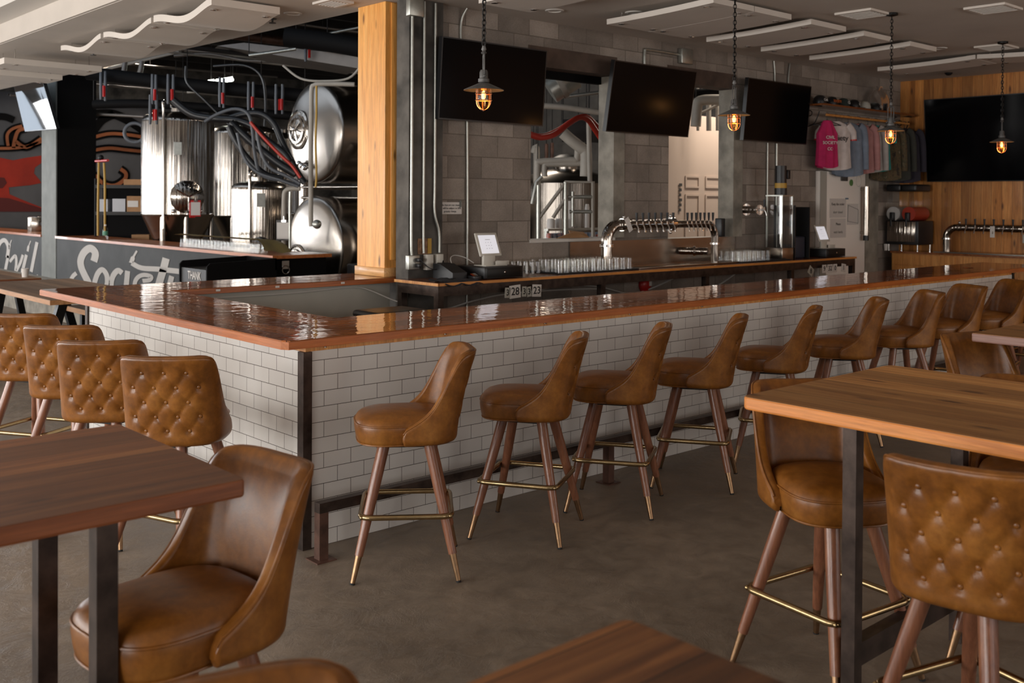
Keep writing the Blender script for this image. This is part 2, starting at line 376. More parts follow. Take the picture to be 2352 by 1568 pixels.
    def build(s, name, mt, parent=None, world=True, kind=None, origin=None):
        me = bpy.data.meshes.new(name)
        if parent is not None:
            off = Vector(parent_world(parent)) if world else Vector((0, 0, 0))
        else:
            if origin is not None: off = Vector(origin)
            else:
                xs = [p[0] for p in s.v]; ys = [p[1] for p in s.v]; zs = [p[2] for p in s.v]
                off = Vector(((min(xs) + max(xs)) / 2, (min(ys) + max(ys)) / 2, min(zs)))
        me.from_pydata([tuple(Vector(p) - off) for p in s.v], [], s.f)
        me.polygons.foreach_set('use_smooth', s.sm); me.update()
        bm = bmesh.new(); bm.from_mesh(me); bmesh.ops.recalc_face_normals(bm, faces=bm.faces); bm.to_mesh(me); bm.free()
        me.materials.append(mt)
        if any(s.sm): me.set_sharp_from_angle(angle=math.radians(50))
        o = bpy.data.objects.new(name, me); COL.objects.link(o)
        if parent is not None: o.parent = parent
        else: o.location = off
        if kind: o['kind'] = kind
        return o
def parent_world(o):
    p = Vector((0, 0, 0))
    while o is not None: p += o.location; o = o.parent
    return p
def thing(name, label, cat, loc=(0, 0, 0), rz=0, group=None):
    o = bpy.data.objects.new(name, None); COL.objects.link(o); o.empty_display_size = .1
    o.location = loc; o.rotation_euler = (0, 0, rz); return tag(o, label, cat, group)
def tag(o, label, cat, group=None, kind=None):
    o['label'] = label; o['category'] = cat
    if group: o['group'] = group
    if kind: o['kind'] = kind
    return o
def kids(o): return [c for c in bpy.data.objects if c.parent == o]
def copy_tree(o, parent=None, kd=None):
    c = o.copy(); COL.objects.link(c)
    if parent is not None: c.parent = parent
    for ch in kids(o): copy_tree(ch, c)
    return c
def struct(mb, name, mt, label=None):
    o = mb.build(name, mt); o['kind'] = 'structure'
    if label: o['label'] = label
    return o
def text(name, s, mt, parent, loc, rot, size, ext=.0015, align='CENTER', sx=1.0, world=True):
    cu = bpy.data.curves.new(name, 'FONT'); cu.body = s; cu.size = size; cu.extrude = ext; cu.offset = size * .010; cu.align_x = align; cu.align_y = 'CENTER'; cu.resolution_u = 3
    o = bpy.data.objects.new(name, cu); COL.objects.link(o); bpy.context.view_layer.update()
    me = bpy.data.meshes.new_from_object(o.evaluated_get(bpy.context.evaluated_depsgraph_get())); me.name = name
    bpy.data.objects.remove(o); me.materials.clear(); me.materials.append(mt)
    q = bpy.data.objects.new(name, me); COL.objects.link(q)
    q.rotation_euler = rot; q.scale = (sx, 1, 1)
    if parent is not None:
        q.parent = parent; q.location = Vector(loc) - (parent_world(parent) if world else Vector((0, 0, 0)))
    else: q.location = loc
    return q
def sm_path(P, k=8):
    """Catmull-Rom through the points"""
    P = [Vector(p) for p in P]; Q = [P[0]] + P + [P[-1]]; out = []
    for i in range(1, len(Q) - 2):
        for j in range(k):
            t = j / k; a, b, c, d = Q[i - 1], Q[i], Q[i + 1], Q[i + 2]
            out.append(.5 * ((2 * b) + (c - a) * t + (2 * a - 5 * b + 4 * c - d) * t * t + (3 * b - a - 3 * c + d) * t ** 3))
    return out + [P[-1]]

# ================================================================ THE SETTING
CZ = 3.55
struct(MB().box((-9.2, -9.2, -.1), (15, 22, 0)), 'floor', M_floor)
# lower ceiling with its slanted edge towards the open brewery, and the stepped tray further left
struct(MB().prism([(.9, -9, CZ), (11.8, -9, CZ), (11.8, 2.9, CZ), (2.78, 2.9, CZ), (2.74, 3.9, CZ), (2.40, 14, CZ), (2.2, 21, CZ), (.9, 21, CZ)], (0, 0, .22)), 'ceiling', M_ceil)
struct(MB().box((-8.1, -9, 3.93), (1.1, 21, 4.05)), 'ceiling_tray', M_ceil)
struct(MB().box((.55, -9, 3.77), (.9, 21, 3.93)), 'trim_1', M_white)
struct(MB().box((.87, -9, CZ + .004), (.897, 21, 3.77)), 'trim_2', M_ceil)
# outer shell of the taproom (window bays on the left, unseen front wall with openings added for fill)
g = MB()
for k in range(10): g.box((-8.1, -6.05 + 2.7 * k, 0), (-7.95, -5.45 + 2.7 * k, 4.0))
g.box((-8.1, -9, 0), (-7.95, 21, .75)); g.box((-8.1, -9, 3.15), (-7.95, 21, 4.0)); g.box((-8.1, -9, 0), (-7.95, -5.4, 4.0)); g.box((-8.1, 18.2, 0), (-7.95, 21, 4.0))
struct(g, 'wall_left', M_concd)
g = MB(); g.box((-8, -9.15, 0), (12, -9.0, .8)); g.box((-8, -9.15, 2.95), (12, -9.0, 4.0))
for k in range(6): g.box((-8 if k == 0 else -6.8 + 3.4 * k, -9.15, 0), (-5.8 if k == 0 else -5.8 + 3.4 * k, -9.0, 4.0))
struct(g, 'wall_front', M_concd)
struct(MB().box((11.76, -9.1, 0), (11.95, 2.87, 4.0)), 'wall_right', M_panel)
struct(MB().box((11.74, 2.73, 0), (11.775, 2.87, CZ - .002)), 'trim_3', M_cab)
# block wall with its two pass-through openings
g = MB(); Y0, Y1 = 2.87, 3.075
for a, b, c, d in ((3.08, 4.243, 0, CZ), (4.243, 5.453, 0, 1.345), (4.243, 5.453, 3.30, CZ), (5.453, 6.378, 0, CZ), (6.378, 7.599, 0, 1.32), (6.378, 7.599, 3.30, CZ), (7.599, 11.95, 0, CZ)):
    g.box((a, Y0, c), (b, Y1, d))
struct(g, 'wall_back', M_block)
g = MB(); g.box((4.20, Y0 - .004, 3.10), (5.50, Y1 + .01, 3.30)); g.box((6.34, Y0 - .004, 3.12), (7.64, Y1 + .01, 3.30)); struct(g, 'trim_4', M_lintel)
struct(MB().box((5.446, Y0 - .012, 1.373), (5.62, Y1 + .006, 3.099)), 'trim_5', M_jamb)
struct(MB().box((7.592, Y0 - .012, 1.339), (7.78, Y1 + .006, 3.119)), 'trim_6', M_jamb)
struct(MB().box((4.23, Y0 - .02, 1.345), (5.47, Y1 + .05, 1.372)), 'trim_7', M_white)
struct(MB().box((6.36, Y0 - .02, 1.32), (7.61, Y1 + .05, 1.338)), 'trim_8', M_white)
struct(MB().box((4.243, Y1 - .03, 3.02), (5.453, Y1 + .03, 3.10)), 'trim_9', M_black)
g = MB(); g.prism([(2.70, 2.80, 0), (3.08, 2.80, 0), (3.08, 3.3, 0), (2.83, 3.3, 0), (2.83, 2.985, 0), (2.70, 2.985, 0)], (0, 0, CZ)); struct(g, 'wall_pier', M_concd)
struct(MB().box((10.63, 2.80, 0), (10.99, 2.868, 2.17)), 'trim_10', M_jamb)
# wall behind the openings, far brewery walls and dark deck
g = MB(); g.box((2.2, 21, 0), (15, 21.2, 5.4)); g.box((-8.1, 21, 0), (2.2, 21.2, .5)); g.box((-8.1, 21, 3.5), (2.2, 21.2, 4.05))
for k in range(4): g.box((-8.1 + 3.1 * k, 21, .5), (-7.8 + 3.1 * k, 21.2, 3.5))
struct(g, 'wall_mural', M_concd)
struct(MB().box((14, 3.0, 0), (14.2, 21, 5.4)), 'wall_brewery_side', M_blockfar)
struct(MB().box((2.5, 3.0, 5.3), (14.2, 21.2, 5.45)), 'ceiling_deck', M_deck)
struct(MB().box((2.9, 2.9, CZ + .2), (14.2, 3.05, 5.4)), 'wall_header', M_deck)
g = MB()
for k in range(12): g.box((2.5, 3.8 + 1.45 * k, 4.95), (14, 3.9 + 1.45 * k, 5.3))
struct(g, 'trim_11', M_deck)
struct(MB().box((7.95, 4.5, 0), (11.2, 4.62, 2.98)), 'wall_cold_room', simple('cold_room_white', (.62, .50, .42), .6))
# sign wall (low, painted dark) with timber cap, and the tall pillar
g = MB(); g.box((3.55, 6.75, 0), (3.72, 14.58, 1.02)); g.box((3.55, 6.75, 0), (4.30, 6.9, 1.02)); sw = struct(g, 'wall_sign', M_chalk)
struct(MB().box((3.548, 6.74, 0), (4.30, 6.748, 1.02)), 'trim_12', M_black)
struct(MB().prism([(3.52, 6.70, 1.025), (4.36, 6.70, 1.025), (4.36, 7.2, 1.025), (4.2, 7.6, 1.025), (4.2, 14.58, 1.025), (3.52, 14.58, 1.025)], (0, 0, .042)), 'trim_13', M_baredgey)
g = MB(); g.box((3.55, 15.37, 0), (3.72, 21, 1.02)); struct(g, 'wall_sign_far', M_chalk)
struct(MB().box((3.52, 15.37, 1.025), (4.2, 21, 1.067)), 'trim_14', M_baredgey)
pil = MB(); pil.box((3.56, 14.585, 0), (4.25, 15.36, 5.2)); struct(pil, 'wall_pillar', M_black)
struct(MB().box((3.54, 14.59, 0), (3.56, 15.37, 5.2)), 'trim_15', M_greycol)  # lighter grey-green face on one side of the black pillar
struct(MB().box((2.3, 9.2, 0), (3.54, 21, .3)), 'trim_16', M_jamb)

# painted words on the sign wall
def strokes(name, S, parent, mt, nor, th=.004):
    b = MB()
    for pts, wd in S: (b.brush if abs(nor[0]) > .5 else b.ribbon)(sm_path(pts, 5), wd if not isinstance(wd, list) else [wd[min(int(i / 5), len(wd) - 1)] for i in range((len(pts) - 1) * 5 + 1)], nor, th)
    return b.build(name, mt, parent)
NX = (-1, 0, 0)
S = [([(3.548,12.736,0.701),(3.548,12.667,0.841),(3.548,12.896,0.912),(3.548,13.179,0.834),(3.548,13.344,0.700),(3.548,13.323,0.575),(3.548,13.157,0.444),(3.548,12.994,0.336),(3.548,12.933,0.216),(3.548,13.054,0.023)], .125),
     ([(3.548,13.811,0.337),(3.548,13.703,0.404),(3.548,13.554,0.458)], .07),
     ([(3.548,12.734,0.302),(3.548,12.578,0.493),(3.548,12.366,0.583),(3.548,12.176,0.516),(3.548,12.137,0.377),(3.548,12.269,0.212),(3.548,12.499,0.167),(3.548,12.694,0.269)], .085),
     ([(3.548,11.518,0.575),(3.548,11.688,0.607),(3.548,11.879,0.520),(3.548,11.970,0.388),(3.548,11.932,0.216),(3.548,11.749,0.167)], .085),
     ([(3.548,11.298,0.622),(3.548,11.342,0.429),(3.548,11.411,0.220)], .080),
     ([(3.548,10.934,0.950),(3.548,11.086,0.836),(3.548,11.153,0.752)], [.03, .065, .085]),
     ([(3.548,11.136,0.753),(3.548,10.766,0.698),(3.548,10.142,0.713),(3.548,9.423,0.721)], .075),
     ([(3.548,9.867,0.886),(3.548,9.965,0.716),(3.548,10.125,0.476),(3.548,10.202,0.245)], .10),
     ([(3.548,10.716,0.503),(3.548,10.473,0.531),(3.548,10.401,0.588),(3.548,10.667,0.598),(3.548,10.899,0.545),(3.548,11.016,0.437),(3.548,10.948,0.281),(3.548,10.682,0.248)], .062),
     ([(3.548,9.671,0.638),(3.548,9.730,0.503),(3.548,9.655,0.351)], .07)]
strokes('painted_lettering', S, sw, M_letter, NX)
S2 = [([(3.548,17.486,0.537),(3.548,17.415,0.750),(3.548,17.632,0.882),(3.548,17.956,0.826),(3.548,18.226,0.610),(3.548,18.287,0.382),(3.548,18.105,0.168),(3.548,17.747,0.100)], .085),
      ([(3.548,17.201,0.905),(3.548,17.315,0.806),(3.548,17.357,0.708)], [.02, .05, .06]), ([(3.548,17.414,0.584),(3.548,17.573,0.348),(3.548,17.630,0.213)], .07),
      ([(3.548,17.314,0.466),(3.548,16.977,0.603),(3.548,16.893,0.496),(3.548,16.948,0.304)], .06), ([(3.548,16.486,0.642),(3.548,16.647,0.474),(3.548,16.893,0.307)], .06),
      ([(3.548,16.013,0.929),(3.548,16.143,0.816),(3.548,16.195,0.722)], [.02, .05, .06]), ([(3.548,16.273,0.652),(3.548,16.405,0.469),(3.548,16.566,0.241)], .07),
      ([(3.548,15.644,0.917),(3.548,15.807,0.648),(3.548,15.986,0.342)], .07), ([(3.548,16.037,0.156),(3.548,15.781,0.206),(3.548,15.579,0.300)], .05)]
strokes('painted_lettering', S2, sw, M_letter, NX)
# mural on the far wall: grey ground, red field, horn-like brush strokes
mw = MB().box((2.5, 20.96, 0), (9.5, 20.995, 4.2)); mural = struct(mw, 'wall_mural_face', simple('mural_grey', (.085, .082, .085), .85, 0, .25, .8))
NY = (0, -1, 0)
M_mred = simple('mural_red', (.30, .018, .006), .8, 0, .3, 1.2); M_mdk = simple('mural_dark_red', (.09, .010, .008), .8); M_mor = simple('mural_orange', (.30, .09, .03), .8, 0, .25, 2)
def poly(name, pts, mt, parent): return MB().prism(pts, (0, .006, 0)).build(name, mt, parent)
poly('painted_field', [(4.088,20.950,2.595),(4.366,20.950,2.664),(4.649,20.950,2.612),(4.935,20.950,2.682),(5.276,20.950,2.744),(5.276,20.950,2.569),(5.130,20.950,2.452),(5.110,20.950,2.318),(5.227,20.950,2.176),(5.277,20.950,2.094),(5.033,20.950,2.039),(4.554,20.950,1.982),(4.573,20.950,1.820),(4.840,20.950,1.699),(5.277,20.950,1.515),(5.277,20.950,1.453),(4.089,20.950,1.456)], M_mred, mural)
poly('painted_shadow', [(4.087,20.942,1.756),(4.552,20.942,1.729),(5.275,20.942,1.495),(5.275,20.942,1.412),(4.087,20.942,1.417)], M_mdk, mural)
poly('painted_shadow', [(4.086,20.942,2.226),(4.458,20.942,2.203),(4.514,20.942,2.082),(4.420,20.942,1.960),(4.086,20.942,1.956)], M_mdk, mural)
st = []
for pts, wd in (([(4.175,20.930,2.868),(4.643,20.930,2.895),(4.929,20.930,2.947),(5.270,20.930,3.074)], .09), ([(4.643,20.930,2.895),(4.681,20.930,3.120),(4.757,20.930,3.306),(4.929,20.930,3.366)], .11), ([(4.700,20.930,3.050),(4.929,20.930,2.927),(5.269,20.930,3.146)], .11), ([(4.529,20.930,2.942),(4.510,20.930,3.193),(4.624,20.930,3.340),(4.833,20.930,3.422)], .09), ([(6.487,20.930,3.232),(6.858,20.930,3.334),(7.290,20.930,3.333),(7.733,20.930,3.288)], .11), ([(6.487,20.930,2.912),(6.858,20.930,2.979),(7.291,20.930,2.952),(7.734,20.930,2.924)], .11), ([(6.488,20.930,2.325),(6.700,20.930,2.115),(6.989,20.930,2.055),(7.238,20.930,2.210),(7.270,20.930,2.363),(7.139,20.930,2.469)], .13)): st.append((pts, wd * 1.7))
strokes('painted_outline', st, mural, M_black, NY)
st2 = [([(p[0], p[1] - .02, p[2]) for p in pts], wd * .42) for pts, wd in st[:7]]
strokes('painted_strokes', st2, mural, M_mor, NY)
strokes('painted_outline', [([(4.175,20.930,3.597),(4.454,20.930,3.614),(4.661,20.930,3.545)], .16), ([(6.486,20.930,3.796),(6.964,20.930,3.825),(7.400,20.930,3.655),(7.733,20.930,3.453)], .22), ([(6.487,20.930,3.392),(6.697,20.930,3.670),(6.986,20.930,3.827)], .2)], mural, M_black, NY)

# ================================================================ THE BAR
def edge_tiles(): pass
bt = thing('bar_counter', 'long L-shaped bar with glossy red-brown wooden top and white subway-tile front', 'bar counter', (0, 0, 0))
TZ0, TZ1 = 1.022, 1.067
b = MB(); b.box((0, 0, 0), (8.63, .10, 1.0)); b.box((0, .1, 0), (.10, 3.01, 1.0)); b.build('tiled_front', M_tile, bt)
b = MB(); b.box((0.02, .60, 0), (8.6, .62, 1.0)); b.box((.52, .6, 0), (.54, 3.05, 1.0)); b.build('inner_panel', M_greypanel, bt)
MB().box((.54, 3.05, 0), (2.68, 3.07, 1.015)).build('rear_panel', M_greypanel, bt)
# top: front run, left run, rear run, right return
def rc(x, y, r, a0, a1, n=6): return [(x + r * math.cos(a0 + (a1 - a0) * i / n), y + r * math.sin(a0 + (a1 - a0) * i / n)) for i in range(n + 1)]
e = .02
top = [(-.12 + .05, -e)] + [(9.48, -e), (9.48, .69), (.61, .69)]
topF = rc(-.12 + .045, -e + .045, .045, PI, 1.5 * PI) + [(9.50, -e), (9.50, .69), (.61, .69), (-.12, .0 + .03)]
def slab(poly2, z0, z1): return MB().prism([(x, y, z0) for x, y in poly2], (0, 0, z1 - z0))
tf = slab([(-.118, .02), (-.09, -.016), (9.50, -.016), (9.50, .69), (.60, .69)], TZ1 - .006, TZ1)
tf.build('front_top', M_bartop, bt)
slab([(-.118, .02), (.60, .69), (.60, 3.0), (.60, 3.0), (-.116, 3.69)], TZ1 - .006, TZ1).build('left_top', M_bartopy, bt)
slab([(.60, 3.0), (2.822, 3.0), (2.822, 3.66), (-.116, 3.69)], TZ1 - .006, TZ1).build('rear_top', M_bartop, bt)
b = MB(); b.prism([(x, y, TZ0) for x, y in [(-.10, -.02), (9.505, -.02), (9.505, .695), (.595, .695), (.595, .60), (.0, .0)]], (0, 0, TZ1 - .006 - TZ0)); b.build('front_edge', M_baredge, bt)
b = MB(); b.prism([(x, y, TZ0) for x, y in [(-.122, .02), (-.10, -.02), (0, 0), (.595, .6), (.595, 2.995), (0, 3.6), (-.12, 3.695)]], (0, 0, TZ1 - .006 - TZ0)); b.build('left_edge', M_baredgey, bt)
b = MB(); b.prism([(x, y, TZ0) for x, y in [(.595, 2.995), (2.826, 2.995), (2.826, 3.665), (-.12, 3.695), (0, 3.6)]], (0, 0, TZ1 - .006 - TZ0)); b.build('rear_edge', M_baredge, bt)
b = MB(); b.tube([(-.117, 1.8, TZ0 + .021), (-.117, 3.6, TZ0 + .021)], .0001, 4); 
MB().box((.01, .004, 1.0), (8.7, .5, TZ0)).build('wood_batten', M_cab, bt)
b = MB(); b.box((-.012, -.012, 0), (.038, .004, 1.0)); b.box((-.012, .004, 0), (.004, .045, 1.0)); b.build('corner_post', M_steelframe, bt)
MB().box((8.62, -.012, 0), (8.66, .05, 1.02)).build('end_post', M_dark, bt)
MB().box((-.014, 2.985, 0), (.01, 3.03, 1.0)).build('end_post', M_steelframe, bt)
b = MB()
for i in range(12):
    x = .12 + i * .78; b.lathe([(.001, 0), (.008, 0), (.008, .006), (.001, .007)], (x, -.004, TZ0 - .009), 8, (0, 0, 1))
b.build('screw_head', M_chrome, bt)
# cable clipped under the rear run with little white tags
b = MB(); b.tube(sm_path([(.7, 2.985, 1.0), (1.0, 3.03, .985), (1.4, 3.035, .98), (1.8, 3.035, .985), (2.2, 3.035, 1.0), (2.4, 3.03, .98), (2.62, 2.95, .88), (2.7, 2.85, .84)], 6), .005, 6)
tag(b.build('cable', M_cable), 'white cable clipped beneath the rear run of the bar top', 'cable')
for i, x in enumerate((.98, 1.5, 2.13)):
    MB().box((x, 2.992, 1.038), (x + .035, 2.9955, 1.054)).build('price_tag', M_paper, bt)
# foot rail
fr = thing('foot_rail', 'rusty square-tube steel foot rail along the foot of the tiled bar front', 'foot rail', (0, -.17, 0))
MB().box((-.03, -.20, .235), (8.4, -.15, .285)).build('rail', M_steelframe, fr)
for i in range(5):
    x = -.03 + 2.08 * i
    p = MB().box((x, -.20, .005), (x + .05, -.15, .235)).build('post', M_steelpost, fr)
    MB().box((x - .03, -.23, 0), (x + .08, -.12, .006)).build('base_plate', M_steelpost, p)

# timber column standing on the rear run
cl = thing('timber_column', 'square pine-clad column standing on the rear of the bar top', 'column', (2.72, 3.3, 1.067))
MB().box((2.642, 3.08, 1.067), (2.80, 3.52, CZ - .002)).build('cladding', M_column, cl)
MB().rbox((2.70, 3.066, 1.22), (2.79, 3.082, CZ - .01), .003, 1).build('corner_board', M_column, cl)
wd_base = wood('pine_base', (.60, .28, .09), (.75, .40, .15), (.85, .50, .22), 'y', .4, .1, knots=False)
MB().rbox((2.625, 3.062, 1.068), (2.81, 3.54, 1.15), .004, 1).build('base_board', wd_base, cl)

# ================================================================ STOOLS
HB, HA = .225, .225
def plan(n=420, ext=.045):
    P = []
    for i in range(n + 1):
        t = -PI / 2 + PI * i / n; c, s_ = math.cos(t), math.sin(t); q = 2 / 3.3
        P.append((-HA * abs(c) ** q, HB * math.copysign(abs(s_) ** q, s_)))
    P = [(ext, -HB + .004)] + P + [(ext, HB - .004)]
    return P
PL = plan()
CUM = [0]
for i in range(1, len(PL)): CUM.append(CUM[-1] + math.dist(PL[i], PL[i - 1]))
HALF = CUM[-1] / 2
def at_s(s):
    s = max(0, min(CUM[-1], s + HALF)); lo = 0; hi = len(CUM) - 1
    while hi - lo > 1:
        mid = (lo + hi) // 2
        if CUM[mid] <= s: lo = mid
        else: hi = mid
    t = (s - CUM[lo]) / max(1e-9, CUM[hi] - CUM[lo]); x = PL[lo][0] + (PL[hi][0] - PL[lo][0]) * t; y = PL[lo][1] + (PL[hi][1] - PL[lo][1]) * t
    tx, ty = PL[hi][0] - PL[lo][0], PL[hi][1] - PL[lo][1]; l = math.hypot(tx, ty) or 1
    return x, y, -ty / l, tx / l          # point and outward normal candidate
TT = [(0, 1.050), (.40, 1.052), (.50, 1.046), (.555, 1.03), (.595, .99), (.63, .925), (.665, .865), (.70, .818), (.745, .782), (.80, .755), (.865, .733), (.94, .712), (1, .695)]
def topz(f):
    f = abs(f)
    for i in range(len(TT) - 1):
        if f <= TT[i + 1][0]:
            t = (f - TT[i][0]) / (TT[i + 1][0] - TT[i][0]); t = t if i in (4, 5) else t
            return TT[i][1] + (TT[i + 1][1] - TT[i][1]) * t
    return TT[-1][1]
def topz_s(f): return (topz(f - .022) + topz(f) * 2 + topz(f + .022 if abs(f) < .97 else f)) / 4 if abs(f) < .985 else topz(f)
def lean(z): return -.16 * max(0, z - .66) - .20 * max(0, z - .66) ** 2
def shell_pt(s, z, off=0, tilt=True):
    x, y, nx, ny = at_s(s)
    if nx * x + ny * y < 0: nx, ny = -nx, -ny
    return Vector((x + nx * off + lean(z), y + ny * off, z))
BZ = .622
def tuft(s, z):
    a = s / .1 + (z - .978) / .14; b_ = s / .1 - (z - .978) / .14
    ca = abs(math.sin(PI * a)); cb = abs(math.sin(PI * b_)); dia = (ca * cb) ** .22
    col = abs(math.sin(PI * s / .1)) ** .3
    def sst(t): t = max(0, min(1, t)); return t * t * (3 - 2 * t)
    wz = sst((z - .672) / .03) * sst((1.0 - z) / .03); ws = sst((.185 - abs(s)) / .035)
    out = (col * .3 + .7) if z > .9 else .97
    h = dia * wz + out * (1 - wz)
    return h * ws + .97 * (1 - ws)
BUT = [(c, z) for z, cs in ((.978, (-.1, 0, .1)), (.908, (-.15, -.05, .05, .15)), (.838, (-.1, 0, .1)), (.768, (-.15, -.05, .05, .15)), (.70, (-.1, 0, .1))) for c in cs]
def make_backrest(name, root, NU=132, NV=46, tufted=True):
    rows_o = []
    for i in range(NU + 1):
        f = -1 + 2 * i / NU; s = f * HALF * .999; tz = topz_s(f); bz = BZ
        e_ = 1 - abs(f)
        if e_ < .035:
            k = math.sqrt(max(0, 1 - (1 - e_ / .035) ** 2)); mid = (tz + bz) / 2; tz = mid + (tz - mid) * (.35 + .65 * k); bz = mid - (mid - bz) * (.35 + .65 * k)
        col = []
        for j in range(NV + 1):
            v = j / NV; z = bz + (tz - bz) * v; off = .010
            edge = min((z - bz), (tz - z)) ; 
            rb = min(1, (z - bz) / .035); off -= .030 * (1 - math.sqrt(max(0, 1 - (1 - rb) ** 2)))
            rt = min(1, (tz - z) / .02); off -= .009 * (1 - math.sqrt(max(0, 1 - (1 - rt) ** 2)))
            fade = max(0, min(1, edge / .03))
            if tufted and abs(s) < .21:
                off += (tuft(s, z) - .95) * .0125 * fade
                for c, bzz in BUT:
                    d2 = (s - c) ** 2 + (z - bzz) ** 2
                    if d2 < .003: off -= .009 * math.exp(-d2 / .00030)
            col.append(shell_pt(s, z, off))
        # rim and inner skin
        th = .031 + .010 * max(0, math.cos(PI * min(1, abs(f) / .8) / 2)) ** 1.5
        for t in (.12, .3, .5, .7, .88):
            p = shell_pt(s, tz + .006 * math.sin(PI * t), .001 - th * t); col.append(p)
        for j in range(14):
            z = tz - (tz - bz) * (j + 1) / 14; bul = .010 * math.sin(PI * min(1, (tz - z) / .30)) * max(0, math.cos(PI / 2 * min(1, abs(f) / .62)))
            col.append(shell_pt(s, z, -th - bul))
        rows_o.append(col)
    m_ = MB(); m_.grid(rows_o)
    m_.add(rows_o[0], [tuple(range(len(rows_o[0])))]); m_.add(rows_o[-1], [tuple(reversed(range(len(rows_o[-1]))))])
    o = m_.build(name, M_leather, root, world=False)
    pts = []
    for i in range(0, 97):
        f = -1 + 2 * i / 96; pts.append(shell_pt(f * HALF * .995, topz_s(f) - .001, .004) if abs(f) < .985 else shell_pt(f * HALF, topz_s(f) - .012, .004))
    MB().tube(pts, .0042, 6).build('piping', M_leather, o, world=False)
    if tufted:
        for c, z in BUT:
            p = shell_pt(c, z, -.0025); MB().sphere(p, .0092, 12, (.5, 1, 1)).build('button', M_leather, o, world=False)
    return o
def make_seat(root):
    CX = .022; A, Bh = .228, .196
    def ring(sc_, z, n=64, e=3.0):
        R = []
        for i in range(n):
            t = 2 * PI * i / n; c, s_ = math.cos(t), math.sin(t); q = 2 / e
            R.append((CX + A * sc_ * math.copysign(abs(c) ** q, c), Bh * sc_ * math.copysign(abs(s_) ** q, s_) * (1 + .05 * max(0, c)), z))
        return R
    prof = [(.80, .622), (.93, .623), (.965, .628), (.985, .640), (1.005, .665), (1.018, .69), (1.012, .706), (1.0, .715), (.985, .724), (.95, .737), (.88, .749), (.75, .759), (.5, .767), (.22, .771), (.001, .772)]
    m_ = MB(); m_.grid([ring(s_, z) for s_, z in prof], closed_u=True)
    o = m_.build('seat', M_leather, root, world=False)
    MB().tube(ring(1.008, .713), .0045, 6, closed=True).build('piping', M_leather, o, world=False)
    MB().tube(ring(.965, .625), .004, 6, closed=True).build('piping', M_leather, o, world=False)
    return o
def make_legs(root, rot):
    q = Matrix.Rotation(rot, 4, 'Z'); out = []
    for sx, sy in ((1, 1), (1, -1), (-1, -1), (-1, 1)):
        a = q @ Vector((sx * .105, sy * .105, .618)); c = q @ Vector((sx * .245, sy * .245, 0)); d = c - a
        k = a + d * .80
        lg = MB().tube([a, a + d * .3, k], [.0275, .0260, .0195], 14).build('leg', M_legwood, root, world=False)
        fe = MB(); fe.tube([k - d * .004, k + d * .19], [.0165, .0115], 12); fe.build('ferrule', M_ferr, lg, world=False)
        MB().tube([k + d * .188, c], [.012, .012], 10).build('foot_cap', M_rubber, lg, world=False)
    h = .212; r = .045; P = []
    for cx, cy, a0 in ((h - r, h - r, 0), (-h + r, h - r, PI / 2), (-h + r, -h + r, PI), (h - r, -h + r, 1.5 * PI)):
        for i in range(6):
            a = a0 + PI / 2 * i / 5; P.append(q @ Vector((cx + r * math.cos(a), cy + r * math.sin(a), .296)))
    rg = MB().tube(P, .0132, 10, closed=True).build('foot_ring', M_brass, root, world=False)
    for sx, sy in ((1, 1), (1, -1), (-1, -1), (-1, 1)): MB().sphere(q @ Vector((sx * .206, sy * .206, .296)), .0105, 8).build('bolt', M_brass, rg, world=False)
    pb = MB(); pb.box((-.12, -.12, .600), (.12, .12, .6215), q); pb.build('swivel_plate', M_dark, root, world=False)
def new_stool(name='bar_stool'):
    t = thing(name, 'tan leather bar stool', 'bar stool'); make_backrest('backrest', t); make_seat(t); make_legs(t, 0); return t
proto = new_stool(); used = [False]
def stool(x, y, face, base, label, group=None):
    o = proto if not used[0] else copy_tree(proto); used[0] = True
    o.location = (x, y, 0); o.rotation_euler = (0, 0, math.radians(face)); o['label'] = label
    if group: o['group'] = group
    dz = math.radians(base - face)
    for c in kids(o):
        if c.name.split('.')[0] in ('leg', 'foot_ring', 'swivel_plate'): c.rotation_euler = (0, 0, dz)
    return o
GF = 'tan leather stools along the long tiled bar front'; GS = 'tan leather stools at the short end of the bar'; GT = 'tan leather stools at the high tables'
FRONT = [(.27, -.505, 150, -37, 'tan leather bar stool nearest the steel corner post, along the long bar front'),
         (1.07, -.505, 132, -59, 'second tan leather bar stool from the steel corner post on the long front'),
         (1.77, -.505, 128, -57, 'third tan leather bar stool from the corner post on the long front'),
         (2.52, -.505, 124, -57, 'fourth tan leather bar stool from the corner post on the long front'),
         (3.38, -.505, 118, -57, 'fifth bar stool from the corner post, its brass ring hidden by a table stool'),
         (4.28, -.505, 128, -50, 'sixth bar stool from the corner post, behind the near wooden high table'),
         (5.17, -.505, 141, -35, 'seventh bar stool from the corner post, facing half left'),
         (6.0, -.49, 152, 5, 'eighth bar stool from the corner post, its inner back seen broadly'),
         (6.92, -.49, 148, 12, 'ninth bar stool from the corner post, close to the far end of the bar'),
         (7.85, -.505, 148, 0, 'last bar stool of the long front, half cut by the right picture edge')]
for x, y, fc, bs, lb in FRONT: stool(x, y, fc, bs, lb, GF)
for x, y, fc, bs, lb in [(-.55, .205, 50, 20, 'tufted tan stool of the short bar end, closest to the dark table top'),
                         (-.61, .92, 55, 30, 'tufted tan stool second in the row at the short bar end'),
                         (-.54, 1.66, 51, 24, 'tufted tan stool third in the row at the short bar end'),
                         (-.53, 2.40, 50, 32, 'tufted tan stool at the far left, last of the row at the short bar end')]: stool(x, y, fc, bs, lb, GS)
stool(-1.525, -1.965, 187, 15, 'large tan stool in the left foreground under the dark wooden table corner', GT)
